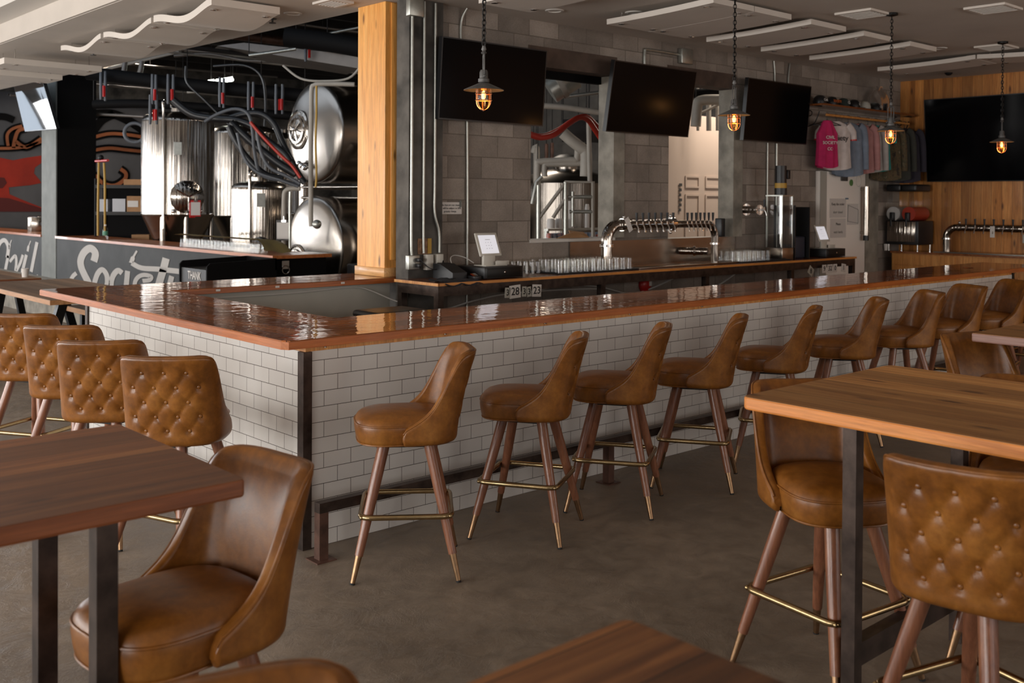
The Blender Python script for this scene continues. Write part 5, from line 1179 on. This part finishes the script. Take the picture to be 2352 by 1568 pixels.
MB().tube(sm_path([(4.675,6.677,3.247),(4.533,6.805,3.252),(4.345,6.975,3.250),(4.290,7.024,3.233),(4.265,7.046,3.182),(4.260,7.046,2.872),(4.255,7.045,2.421),(4.253,7.039,1.914),(4.252,7.034,1.520),(4.256,7.029,1.407)], 4), .030, 10).build('pipe', M_pipew, t)
MB().tube(sm_path([(4.258,6.918,3.216),(4.257,6.914,2.864),(4.248,6.917,2.473),(4.255,6.904,2.081),(4.246,6.910,1.913)], 4), .014, 8).build('yellow_tube', M_yellow, t)
b = MB(); b.sphere([(4.257,6.893,1.438)][0], .06, 10); b.build('gauge', M_galv, t)
t = thing('vent_pipe', 'bent pale pipe behind the small clipboard', 'pipe', (4.2, 8.2, 1.5)); MB().tube(sm_path([(4.359,7.481,1.900),(4.265,7.567,1.899),(4.217,7.610,1.870),(4.200,7.624,1.800),(4.195,7.625,1.510),(4.194,7.620,1.161)], 4), .032, 10).build('pipe', M_pipew, t); MB().tube(sm_path([(4.209,7.482,1.858),(4.204,7.483,1.627),(4.203,7.477,1.109)], 4), .018, 8).build('side_tube', M_galv, t)
# header pipes, valves and hoses above the tanks
def run(pts, r, mt, label, cat='pipe', name='pipe', n=10, k=5, grp=None, sub=None):
    o = MB().tube(sm_path(pts, k), r, n).build(name, mt); tag(o, label, cat, grp)
    if (name in ('pipe', 'insulated_pipe', 'cable_tray') or 'opening' in label) and max(p[2] for p in pts) > 2.3:
        hb = MB(); top = [p for p in pts if p[2] > 2.2]
        for p in (top[0], top[-1]) if len(top) > 1 else top: hb.cyl((p[0], p[1], p[2]), (p[0], p[1], 5.3), .007, n=6)
        hb.build('hanger_rod', M_deck, o)
    return o
run([(3.121,11.862,3.712),(3.223,11.770,3.699),(3.780,11.265,3.615),(4.540,10.577,3.505),(5.249,9.935,3.428),(5.857,9.385,3.351),(6.313,8.972,3.300)], .105, M_black, 'thick black insulated pipe crossing above the tanks', name='insulated_pipe', n=14)
run([(3.562,12.805,3.311),(4.181,12.246,3.330),(4.935,11.564,3.271),(5.742,10.833,3.169),(6.173,10.443,3.129)], .075, M_black, 'second black insulated pipe lower above the tanks', name='insulated_pipe', n=12)
run([(3.405,6.213,3.667),(3.576,6.058,3.643),(3.804,5.852,3.604),(4.070,5.611,3.544)], .115, M_black, 'black pipe end with valve under the ceiling near the timber column', name='insulated_pipe', n=14)
vp = [(232, 205), (242, 208), (350, 215), (358, 216), (386, 215), (398, 216), (505, 222), (514, 224), (571, 232), (582, 233), (634, 238), (649, 238), (345, 262), (360, 262), (700, 118)]
VP = [(3.208,11.510,3.439),(3.258,11.464,3.419),(3.799,10.975,3.377),(3.839,10.939,3.370),(3.979,10.812,3.378),(4.039,10.758,3.372),(4.574,10.274,3.336),(4.619,10.233,3.322),(4.904,9.975,3.271),(4.959,9.925,3.264),(5.219,9.689,3.233),(5.294,9.621,3.233),(3.773,10.994,3.059),(3.848,10.926,3.060),(5.562,9.391,4.045)]
for i, p in enumerate(VP):
    t_ = thing('hanging_valve', 'grey drop pipe with red-handled valve under the black pipe above the tanks', 'valve', p, 0, 'red-handled valves under the black pipes')
    MB().tube([(p[0], p[1], p[2] + .30), p, (p[0], p[1], p[2] - .16)], [.022, .027, .02], 8).build('pipe', M_greyhose, t_)
    MB().box((p[0] - .05 if i % 2 else p[0] + .03, p[1] - .05, p[2] - .1), (p[0] - .02 if i % 2 else p[0] + .06, p[1] - .02, p[2] + .07)).build('handle', M_red, t_)
BLK = 'bundle of hoses sweeping down over the tanks'
run([(3.114,8.624,3.034),(3.242,8.506,2.942),(3.414,8.349,2.850),(3.630,8.154,2.829),(3.802,7.999,2.888),(3.975,7.844,2.890),(4.103,7.725,2.757),(4.189,7.644,2.497),(4.317,7.523,2.149),(4.403,7.443,1.976)], .045, M_blackpl, 'thick black hose arching over the nearest fermenter', 'hose', 'hose')
run([(3.063,8.536,3.059),(3.242,8.371,2.876),(3.455,8.177,2.820),(3.669,7.984,2.799),(3.840,7.828,2.719),(3.968,7.710,2.548),(4.138,7.554,2.376),(4.202,7.494,2.261)], .050, M_blackpl, 'second thick black hose below the first one', 'hose', 'hose')
run([(3.579,7.929,2.756),(3.706,7.812,2.597),(3.876,7.656,2.399),(4.045,7.501,2.228),(4.214,7.346,2.087)], .055, M_blackpl, 'black hose running diagonally to the horizontal tanks', 'hose', 'hose')
run([(3.512,7.855,2.704),(3.595,7.776,2.477),(3.721,7.659,2.251),(3.868,7.524,2.082),(4.036,7.371,2.027)], .040, M_blackpl, 'black hose falling towards the small tank', 'hose', 'hose')
run([(3.235,7.970,2.751),(3.361,7.858,2.854),(3.529,7.708,2.922),(3.654,7.594,2.856),(3.695,7.554,2.642),(3.715,7.531,2.361),(3.777,7.471,2.079),(3.986,7.281,1.996),(4.153,7.130,1.941)], .022, M_greyhose, 'grey hose looping above the second fermenter', 'hose', 'hose')
run([(3.640,7.334,2.629),(3.680,7.293,2.352),(3.762,7.216,2.159),(3.926,7.066,2.049),(4.050,6.953,1.956)], .022, M_greyhose, 'grey hose beside the red one', 'hose', 'hose')
run([(3.502,7.593,2.606),(3.563,7.533,2.299),(3.687,7.418,2.105),(3.894,7.230,2.011),(4.080,7.060,1.923)], .020, M_greyhose, 'lowest grey hose over the small tank', 'hose', 'hose')
run([(3.530,7.299,2.732),(3.632,7.205,2.568),(3.795,7.055,2.338),(3.917,6.942,2.185),(3.998,6.866,2.031)], .020, M_redhose, 'red hose running down to the horizontal tanks', 'hose', 'hose')
run([(3.491,9.099,3.599),(3.504,9.084,3.369),(3.683,8.919,3.128),(3.907,8.712,2.827),(4.131,8.505,2.525)], .016, M_blackpl, 'thin black cable hanging in front of the ceiling pipes at left', 'cable', 'cable')
run([(3.775,8.843,3.601),(4.090,8.559,3.616),(4.269,8.395,3.466),(4.313,8.350,3.133),(4.303,8.354,2.769)], .018, M_blackpl, 'black cable arching above the hoses', 'cable', 'cable')
run([(4.394,8.015,3.593),(4.570,7.852,3.416),(4.792,7.651,3.381),(5.058,7.411,3.419),(5.192,7.293,3.600)], .016, M_pipew, 'pale cable drooping above the upper horizontal tank', 'cable', 'cable')
run([(4.986,12.881,4.270),(5.442,12.469,4.304),(5.898,12.056,4.200),(6.354,11.643,4.173),(6.810,11.230,4.100),(7.436,10.662,4.005)], .03, M_duct, 'brownish pipe crossing under the dark deck', name='pipe')
run([(4.328,14.827,4.546),(4.810,14.393,4.631),(5.411,13.848,4.554),(6.013,13.304,4.462),(6.614,12.759,4.418)], .05, M_duct, 'dim pipe close under the dark deck at left', name='pipe')
run([(4.720,11.762,3.523),(5.097,11.422,3.570),(5.421,11.130,3.587),(5.636,10.935,3.574)], .022, M_pipew, 'thin pale pipe behind the valves', name='pipe')
run([(4.294,14.840,3.313),(4.986,14.214,3.270),(5.528,13.724,3.217)], .03, M_duct, 'dim pipe before the mural', name='pipe')
b = MB(); P = [(4.643,10.493,4.154),(6.314,8.978,3.806),(6.315,8.980,4.010),(4.947,10.219,4.204)]; 
du = thing('air_duct', 'flat pale metal air duct with a grille under the dark deck', 'duct', P[0])
b = MB(); q0, q1, q2, q3 = [Vector(p) for p in P]; b.prism([q0, q1, q2, q3], (.25, .8, 0)); b.build('duct', M_duct, du)
gp_ = [(5.786,9.326,4.183),(6.027,9.107,4.130),(6.027,9.106,4.022),(5.785,9.325,4.074)]; b = MB(); b.prism(gp_, (-.01, -.03, 0)); b.build('grille', M_galv, du); gq = [(5.784,9.246,4.140),(5.964,9.083,4.101),(5.964,9.082,4.040),(5.784,9.246,4.086)]; MB().prism(gq, (-.005, -.015, 0)).build('grille_opening', M_black, du)
run([(4.528,9.245,3.867),(4.756,9.040,3.908),(5.041,8.783,3.968)], .028, M_galv, 'short bright pipe below the air duct', name='pipe')
run([(5.115,8.044,4.108),(5.244,7.928,4.146),(5.474,7.721,4.209)], .02, M_galv, 'thin bright pipe under the ceiling beside the timber column', name='pipe')
t = thing('round_duct', 'pair of hooped ducts under the deck at left', 'duct', [(4.358,13.444,3.981)][0])
for k, pts in enumerate(([(4.289,13.505,3.903),(4.324,13.475,3.980),(4.347,13.457,4.173)], [(4.483,13.330,3.882),(4.540,13.279,3.982),(4.564,13.261,4.174)])): MB().tube(sm_path(pts, 4), .045, 10).build('hoop', M_duct, t)
FL = [(6.329,14.360,4.030),(6.417,14.280,4.048),(6.449,14.251,4.048),(6.690,14.034,4.101)]
for i, (a, c) in enumerate(((FL[0], FL[1]), (FL[2], FL[3]))): tag(MB().tube([a, c], .045, 8).build('fluorescent_light', M_tube), ['short bright strip of a fluorescent light above the tanks', 'long bright strip of a fluorescent light above the tanks'][i], 'light')
F2 = [(5.809,14.828,3.958),(5.910,14.737,3.950),(6.594,14.117,3.879),(6.784,13.946,3.863)]
for i in (0, 2): tag(MB().tube([F2[i], F2[i + 1]], .03, 8).build('fluorescent_light', M_tube), ['tiny lit strip above the nearest fermenter', 'dim lit strip above the second fermenter'][i // 2], 'light')
tag(MB().box([(4.421,14.727,3.452)][0], tuple(Vector([(4.464,14.691,3.590)][0]) + Vector((.05, .05, 0)))).build('hanging_can', M_pipew), 'pale can hanging at the pillar below the black pipe', 'can')
for o in [o for o in COL.objects if o.name.startswith('fluorescent_light')]:
    p = o.location; MB().tube([(p.x, p.y, p.z + .02), (p.x, p.y, 5.3)], .008, 6).build('hanger_rod', M_deck, o)
rnd = random.Random(5)
for i in range(16):
    yy = 5.5 + 14 * rnd.random(); zz = 3.95 + .9 * rnd.random(); x0 = 2.9 + 1.5 * rnd.random(); L_ = 6 + 4 * rnd.random(); r = rnd.choice((.018, .025, .035, .05, .09)); mt_ = rnd.choice((M_duct, M_duct, M_pipew, M_galv, M_deck, M_steelpost))
    P = [(x0, yy, zz), (x0 + L_ * .5, yy, zz - .03), (min(13.8, x0 + L_), yy + .05, zz)] if i % 3 else [(x0 + 1.5, yy, zz), (x0 + 1.5, min(20.8, yy + 2.5), zz), (x0 + 1.5, min(20.9, yy + 5), zz)]
    o = MB().tube(P, r, 8).build('ceiling_pipe', mt_); tag(o, 'pipe among the tangle under the dark brewery deck', 'pipe', 'pipes under the dark brewery deck')
    hb = MB(); p = P[1]; hb.cyl((p[0], p[1], p[2]), (p[0], p[1], 5.3), .007, n=6); hb.build('hanger_rod', M_deck, o)
# hose coil
c0 = Vector([(4.072,12.338,2.843)][0]); tag(MB().tube([c0 + Vector((.17 * math.cos(a) * .8, -.17 * math.cos(a) * .6, .16 * math.sin(a))) for a in [2 * PI * i / 24 for i in range(24)]], .03, 8, closed=True).build('hose_coil', M_greyhose), 'grey coil hanging before the mural', 'coil')
# shelving with boxes
SH = [(4.073,13.942,1.959),(4.661,13.411,1.964),(4.071,13.936,1.470),(4.659,13.405,1.475),(4.070,13.931,1.050),(4.658,13.400,1.055)]
srk = thing('storage_shelf', 'black metal storage shelf between pillar and nearest fermenter', 'shelf', (SH[0][0], SH[0][1], 0))
sx, sy = SH[0][0], SH[0][1]; ex, ey = SH[1][0] + .5, SH[1][1] - .35
def along(k, up=0, back=0): return Vector((sx + (ex - sx) * k + back * .62, sy + (ey - sy) * k + back * .78, up))
for z in (SH[0][2] - .03, SH[2][2] - .02, .75, .35): MB().prism([along(-.05, z), along(1, z), along(1, z, .5), along(-.05, z, .5)], (0, 0, .06)).build('shelf_board', M_dark, srk)
for k in (-.05, .97):
    for bk in (0, .45): a = along(k, 0, bk); MB().box((a.x, a.y, 0), (a.x + .05, a.y + .05, 2.1)).build('upright', M_dark, srk)
MB().prism([along(-.05, .1, .50), along(1, .1, .50), along(1, 1.98, .50), along(-.05, 1.98, .50)], (.01, .013, 0)).build('back_panel', M_black, srk)  # black sheet added to darken what shows behind the boxes
def bx(k0, k1, z, h, mt, label, name='cardboard_box', cat='box', bk=.02, tagm=False):
    o = thing(name, label, cat, tuple(along(k0, z, bk))); MB().prism([along(k0, z, bk), along(k1, z, bk), along(k1, z, bk + .35), along(k0, z, bk + .35)], (0, 0, h)).build('body', mt, o)
    if tagm: MB().prism([along(k0 + .01, z + h * .3, bk - .01), along(k0 + (k1 - k0) * .6, z + h * .3, bk - .01), along(k0 + (k1 - k0) * .6, z + h * .7, bk - .01), along(k0 + .01, z + h * .7, bk - .01)], (.004, .006, 0)).build('shipping_label', M_paper, o)
zb = SH[2][2] + .041; zt_ = SH[0][2] + .031
bx(.0, .10, zb, .22, M_binp, 'pale plastic bin at the left end of the shelf', 'plastic_bin', 'bin'); bx(.16, .32, zb, .23, M_binp, 'clear grey plastic bin with black label on the shelf', 'plastic_bin', 'bin')
bx(.34, .58, zb, .28, M_card, 'cardboard box with white shipping label on the shelf', tagm=True); bx(.60, .75, zb, .25, M_card, 'cardboard box half hidden by the fermenter on the shelf'); bx(.30, .80, zt_, .10, M_card, 'flat stack of folded brown paper sacks on top of the shelf', 'paper_sacks', 'sacks'); bx(.40, .62, .82, .28, M_card, 'cardboard box low on the shelf behind the bar wall'); bx(.15, .35, 1.15 - .34, .12, M_card, 'small low cardboard box deep in the shelf')
# yellow hoses on a stand, water bottle, glasses, film on the timber cap
t = thing('hose_stand', 'pair of upright yellow hoses with red valve beside the black pillar', 'hose', [(3.800,13.112,1.112)][0])
for k, pts in enumerate(([(3.800,13.218,2.370),(3.800,13.236,2.012),(3.800,13.255,1.564),(3.800,13.253,1.107)], [(3.800,12.978,2.349),(3.800,12.937,2.009),(3.800,12.935,1.641),(3.800,12.933,1.117)])): MB().tube(sm_path(pts, 4), .020, 8).build('hose', M_yellow, t)
q = [(3.780,13.304,2.386),(3.780,12.748,2.387),(3.780,13.063,2.440)]; MB().tube([q[0], q[1]], .022, 8).build('valve_handle', M_red, t); MB().sphere(q[2], .05, 8).build('valve', M_dark, t)
wb = [(3.660,12.536,1.118)][0]
t = thing('water_bottle', 'clear plastic water bottle with green label on the timber cap of the sign wall', 'bottle', (wb[0], wb[1], 1.068))
MB().lathe([(.001, 0), (.040, 0), (.043, .02), (.040, .08), (.043, .15), (.036, .185), (.016, .215), (.016, .225)], (wb[0], wb[1], 1.068), 20).build('body', M_acryl, t); MB().lathe([(.0435, .07), (.0445, .075), (.0445, .135), (.0435, .14)], (wb[0], wb[1], 1.068), 20).build('label', simple('green_label', (.08, .25, .16), .5), t); MB().cyl((wb[0], wb[1], 1.293), (wb[0], wb[1], 1.318), .018, n=12).build('bottle_cap', M_paper, t)
for i in range(24):
    for j in range(2): glass(3.68 + .10 * j, 7.35 + .098 * i + .04 * j, 1.0675, 'upturned pint glass in the row on the timber cap of the sign wall', 'pint glasses on the timber cap of the sign wall')
gx = []
for i in range(22):
    gx.append([(3.62 + .045 * k, 7.05 + i * .13, 1.245 + .012 * math.sin(i * 1.1 + k) - (.14 if i == 0 else .05 if i == 1 else 0) - .004 * k) for k in range(9)])
tag(MB().grid(gx).build('drying_sheet', simple('mustard_sheet', (.20, .15, .05), .6)), 'mustard coloured sheet lying over the glasses on the sign wall', 'sheet')
tag(MB().box((3.9, 6.74, 1.068), (4.33, 7.1, 1.078)).build('folded_film', M_acryl), 'crumpled clear film at the end of the timber cap', 'film')
# kegs left
for i, y in enumerate((17.2, 16.4, 15.75)):
    t_ = thing('keg', ['shiny steel keg at the far left above the sign wall', 'steel keg with dark label behind the sign wall', 'steel keg with green and yellow label behind the sign wall'][i], 'keg', (4.05 + .2 * i, y, 1.07), 0)
    MB().lathe([(.001, .0), (.19, .0), (.2, .02), (.2, .28), (.19, .30), (.16, .31), (.001, .31)], (4.05 + .2 * i, y, 1.068), 32).build('body', M_steel, t_); MB().lathe([(.2005, .09), (.203, .1), (.203, .2), (.2005, .21)], (4.05 + .2 * i, y, 1.068), 32).build('label_band', (M_steelb, M_blue, M_green)[i], t_)
# end cabinet latch, lock box, waste station
t = thing('padlock_latch', 'chrome hasp with ring on the black end of the sign wall', 'latch', [(3.712,6.735,0.926)][0]); p = Vector([(3.712,6.735,0.947)][0]); MB().box((p.x - .05, p.y - .01, p.z - .05), (p.x + .05, p.y + .012, p.z + .05)).build('plate', M_chrome, t)
MB().tube([(p.x + .05 * math.cos(a), p.y - .015, p.z - .06 + .05 * math.sin(a)) for a in [2 * PI * i / 20 for i in range(20)]], .007, 6, closed=True).build('ring', M_chrome, t)
tag(MB().rbox((4.42, 6.2, .70), (4.72, 6.45, .95), .02, 2).build('black_bin', M_blackpl), 'small black lidded bin standing right of the sign wall end', 'bin'); tag(MB().box((4.40, 6.18, 0), (4.74, 6.47, .70)).build('bin_stand', M_blackpl), 'black stand under the small lidded bin', 'stand')
ws = thing('waste_station', 'black tray-return station reading THANK YOU behind the rear run of the bar', 'waste station', (3.05, 7.0, 0))
MB().box((2.64, 6.62, 0), (3.50, 7.34, .93)).build('body', simple('waste_station_front', (.035, .034, .033), .5), ws)
b = MB()
for y in (6.60, 7.33): b.prism([(2.62, y, 0), (3.52, y, 0), (3.52, y, 1.04), (2.66, y, 1.01), (2.62, y, .97)], (0, .025, 0))
b.box((3.50, 6.60, .9), (3.52, 7.35, 1.04)); b.build('side_panel', M_black, ws)
text('lettering', 'THANK', M_paper, ws, (2.636, 6.97, .845), (PI / 2, 0, -PI / 2), .135, .001, sx=.75); text('lettering', 'YOU', M_paper, ws, (2.636, 6.97, .70), (PI / 2, 0, -PI / 2), .125, .001, sx=.75)
# seen through the first opening: kettle, stairs, pipes, conveyor
kt = thing('brew_kettle', 'large domed brew kettle seen through the first opening in the block wall', 'tank', (8.4, 6.9, 0)); kx, ky = 8.45, 6.55
MB().lathe([(.72, .2), (.72, 2.02)], (kx, ky, 0), 64).build('shell', M_kettle, kt); MB().lathe([(.72, 2.02), (.60, 2.14), (.34, 2.22), (.20, 2.24), (.20, 2.36), (.001, 2.38)], (kx, ky, 0), 48).build('dome', M_steelb, kt)
MB().lathe([(.24, 2.36), (.24, 2.40), (.12, 2.46), (.001, 2.47)], (kx, ky, 0), 32).build('lid', M_dark, kt)
for a in (0, 1.6, 3.1, 4.7): MB().cyl((kx + .6 * math.cos(a), ky + .6 * math.sin(a), 0), (kx + .6 * math.cos(a), ky + .6 * math.sin(a), .3), .05).build('leg', M_steel, kt)
vtank(7.7, 7.6, .3, 1.0, 2.0, 'narrow tank left of the brew kettle behind the first opening', .3, None, True, .1, 'hot_tank')
st = thing('platform_stairs', 'steel stair rails climbing in front of the brew kettle', 'stairs', [(5.622,4.176,1.354)][0])
for k, pts in enumerate(([(5.603,4.195,1.533),(5.851,3.978,1.981),(6.087,3.765,1.983),(6.085,3.756,1.255)], [(5.554,4.242,1.722),(5.593,4.211,1.979),(5.643,4.167,2.046)], [(5.870,3.958,1.807),(6.087,3.763,1.809)], [(5.881,3.946,1.633),(6.086,3.760,1.634)], [(5.851,3.978,1.981),(5.849,3.969,1.254)], [(5.612,4.193,1.943),(5.610,4.185,1.252)], [(5.736,4.076,1.560),(5.851,3.975,1.796)], [(5.912,3.921,1.869),(5.911,3.916,1.459)])):
    MB().tube(pts, .022 if k not in (4, 5) else .028, 8).build('rail', M_pipew if k in (0, 6) else M_galv, st)
run([(6.289,4.929,1.957),(6.294,4.929,2.207),(6.315,4.911,2.251),(6.603,4.650,2.276),(6.665,4.595,2.287),(6.678,4.586,2.487)], .045, M_pipew, 'pale bent pipe behind the kettle, upper one', name='pipe')
run([(6.360,4.867,2.068),(6.360,4.869,2.185),(6.389,4.843,2.224),(6.603,4.650,2.231),(6.747,4.520,2.244)], .040, M_pipew, 'pale bent pipe behind the kettle, lower one', name='pipe')
run([(6.251,4.434,2.599),(6.319,4.372,2.518),(6.418,4.280,2.412),(6.462,4.240,2.348),(6.457,4.240,2.062)], .075, M_pipew, 'thick white diagonal pipe above the kettle', name='pipe')
run([(6.342,4.085,2.746),(6.345,4.078,2.455),(6.351,4.065,1.979)], .03, M_pipew, 'upright pale pipe right of the kettle', name='pipe')
run([(5.664,4.160,2.876),(5.854,3.988,2.857),(6.139,3.730,2.803)], .035, M_pipew, 'pale pipe sloping below the round duct', name='pipe')
run([(5.854,3.990,2.985),(6.006,3.853,3.012),(6.151,3.722,3.038)], .022, M_galv, 'thin pipe below the round duct', name='pipe')
run([(8.464,7.018,2.648),(8.463,7.012,2.170)], .03, M_steelpost, 'thin brown pipe on the far wall, left', name='pipe'); run([(8.530,6.958,2.662),(8.529,6.954,2.307)], .03, M_steelpost, 'thin brown pipe on the far wall, right', name='pipe')
run([(4.802,3.600,2.525),(4.944,3.600,2.471),(5.095,3.600,2.454),(5.296,3.600,2.502),(5.501,3.600,2.624),(5.676,3.600,2.707),(5.819,3.600,2.691),(5.951,3.600,2.573),(6.077,3.600,2.452)], .032, M_redhose, 'thick red hose looping across the first opening', 'hose', 'hose')
run([(4.894,3.700,2.553),(5.038,3.700,2.489),(5.225,3.700,2.483),(5.428,3.700,2.551),(5.637,3.700,2.661),(5.814,3.700,2.731),(5.938,3.700,2.728),(6.086,3.700,2.635),(6.222,3.700,2.590)], .030, M_redhose, 'second red hose running with the first across the opening', 'hose', 'hose')
P = [(5.361,3.762,3.002),(5.427,3.703,3.062),(5.463,3.671,3.091),(5.566,3.579,3.180)]
t = thing('round_duct', 'shiny round duct elbow in the top of the first opening', 'duct', P[0]); MB().tube([P[0], P[1], P[3]], .16, 24).build('duct', M_galv, t); MB().tube([P[1], P[2]], .175, 24).build('collar', M_pipew, t); MB().tube([P[3], [(5.609,3.540,3.151)][0]], .09, 18).build('branch', M_duct, t)
run([(7.626,6.425,2.452),(7.659,6.396,2.529),(7.658,6.389,2.016)], .05, M_pipew, 'pale pipe at the left edge of the first opening', name='pipe')
run([(6.522,4.729,2.652),(6.687,4.581,2.654),(6.884,4.402,2.644)], .15, M_deck, 'dark wide tray behind the red hose', name='cable_tray')
cvp = [(5.540,4.300,1.460),(6.565,4.300,1.446)]
cv = thing('can_conveyor', 'canning conveyor with a row of printed cans behind the first opening', 'conveyor', (7, 4.4, 0)); x0, x1 = 5.9, 8.1; zc = cvp[0][2]
MB().box((x0, 4.3, zc - .28), (x1, 4.42, zc - .24)).build('belt', M_galv, cv)
for x in (x0 + .1, 7.0, x1 - .1): MB().box((x, 4.32, 0), (x + .05, 4.40, zc - .28)).build('leg', M_galv, cv)
MB().tube([(x0, 4.2, zc - .30), (x1, 4.2, zc - .30)], .018, 8).build('guide_rail', M_paper, cv)
can = None
for i in range(28):
    x = x0 + .05 + .0775 * i
    if can is None: can = MB().lathe([(.001, 0), (.033, 0), (.035, .01), (.035, .13), (.030, .145), (.001, .147)], (x, 4.36, zc - .24), 16).build('drink_can', M_can); o = can
    else: o = can.copy(); COL.objects.link(o); o.location.x = x
    tag(o, 'printed blue and red drink can in the row on the conveyor', 'can', 'printed cans on the conveyor')
C1 = [(5.513,4.100,1.495),(5.618,4.100,1.494),(5.704,4.100,1.493),(5.854,4.100,1.533),(5.922,4.100,1.351),(6.187,4.100,1.556)]
for i, (x, r, h, l) in enumerate(((6.08, .05, .12, 'white jar at the left on the canning line'), (6.22, .05, .12, 'second white jar on the canning line'), (6.40, .055, .34, 'tall white ribbed filter on the canning line'), (6.72, .03, .30, 'slim white post with collar on the canning line'), (7.16, .05, .14, 'white jug on the canning line'), (7.40, .05, .16, 'white jug farther right on the canning line'))):
    tag(MB().lathe([(.001, 0), (r, 0), (r, h * .85), (r * .7, h), (.001, h)], (x, 4.46, zc - .09 + .05), 18).build('white_container', M_paper), l, 'container'); 
tag(MB().box((6.0, 4.43, zc - .07), (7.6, 4.5, zc - .045)).box((6.0, 4.45, 0), (6.04, 4.49, zc - .07)).box((7.56, 4.45, 0), (7.6, 4.49, zc - .07)).build('machine_ledge', M_galv), 'narrow metal ledge behind the printed cans', 'ledge')
cbx = thing('cardboard_tray', 'open brown cardboard flap lying on the sill of the first opening', 'box', (4.95, 3.0, 1.372)); MB().prism([(4.72, 2.98, 1.374), (5.20, 2.98, 1.374), (4.98, 2.98, 1.44)], (0, .02, 0)).build('flap', M_card, cbx); MB().prism([(4.96, 2.99, 1.374), (5.22, 2.99, 1.374), (5.20, 3.06, 1.43), (4.98, 3.06, 1.45)], (0, .01, 0)).build('side', M_card, cbx)
# seen through the second opening: panelled door and pipes
dd = thing('cold_room_door', 'pale panelled door in the cold-room wall seen through the second opening', 'door', (9.1, 4.49, 0))
for (a, c) in (((1590, 400), (1620, 395)),):
    pass
PD = [(8.733,4.490,2.201),(8.744,4.490,2.152),(9.130,4.490,2.173),(9.211,4.490,2.162),(9.112,4.490,2.036),(9.264,4.490,2.001),(9.449,4.490,2.029)]
for (x0, x1, z0, z1) in ((8.74, 9.06, .9, 1.86), (9.2, 9.55, .9, 1.86), (8.74, 9.06, 1.95, 2.12), (9.2, 9.55, 1.95, 2.12)):
    b = MB(); f = .025; b.box((x0, 4.485, z0), (x1, 4.497, z0 + f)); b.box((x0, 4.485, z1 - f), (x1, 4.497, z1)); b.box((x0, 4.485, z0 + f), (x0 + f, 4.497, z1 - f)); b.box((x1 - f, 4.485, z0 + f), (x1, 4.497, z1 - f)); b.build('moulding', MATS['cold_room_white'], dd)
b = MB()
for k in range(6): b.box((8.60, 4.484, 1.62 + .07 * k), (8.64 + .01 * (k % 3), 4.492, 1.66 + .07 * k))
b.build('lever_lock', M_pewter, dd)
run([(8.273,3.957,2.761),(8.291,3.945,3.052),(8.334,3.907,3.104),(8.412,3.837,3.117),(8.563,3.701,3.118)], .07, M_pipew, 'thick pale pipe elbow in the top of the second opening', name='pipe', n=12)
run([(8.400,4.119,3.217),(8.531,4.000,3.230),(8.706,3.843,3.261)], .06, M_black, 'black pipe across the top of the second opening', name='insulated_pipe')
for k, (a, c, r) in enumerate((((1601, 200), (1603, 300), .02), ((1618, 200), (1610, 215), .03), ((1626, 215), (1628, 300), .035), ((1648, 200), (1648, 300), .025))):
    P = {0: [(8.776,4.348,5.229),(8.778,4.310,2.744)], 1: [(8.856,4.248,3.381),(8.802,4.295,3.199)], 2: [(8.888,4.246,5.230),(8.890,4.208,2.745)], 3: [(8.987,4.157,5.231),(8.980,4.127,2.746)]}[k]
    tag(MB().tube(P, r, 8).build('pipe', M_pipew), ['left', 'slanting', 'thicker middle', 'right'][k] + ' pale upright pipe in the top of the second opening', 'pipe')
run([(8.582,4.220,2.940),(8.693,4.121,3.000),(8.826,4.001,3.091)], .02, M_pipew, 'thin pale pipe rising behind the elbow in the second opening', name='pipe')
tag(MB().rbox((7.42, 2.90, 1.34), (7.50, 3.0, 1.56), .01, 2).build('black_handset', M_blackpl), 'black upright device on the sill at the right of the second opening', 'device')
# unseen area lights over the brewery; the last added to brighten the cold-room wall
for (x, y, z, e_) in ((9.5, 9.0, 4.8, 60), (6.0, 17.5, 4.8, 60), (9.6, 3.7, 3.9, 45)):
    l = bpy.data.lights.new('brewery_fill_light', 'AREA'); l.size = 1.2; l.size_y = .3; l.shape = 'RECTANGLE'; l.energy = e_; l.color = (1, .88, .74)
    o = bpy.data.objects.new('brewery_fill_light', l); COL.objects.link(o); o.location = (x, y, z)
bpy.context.view_layer.update()
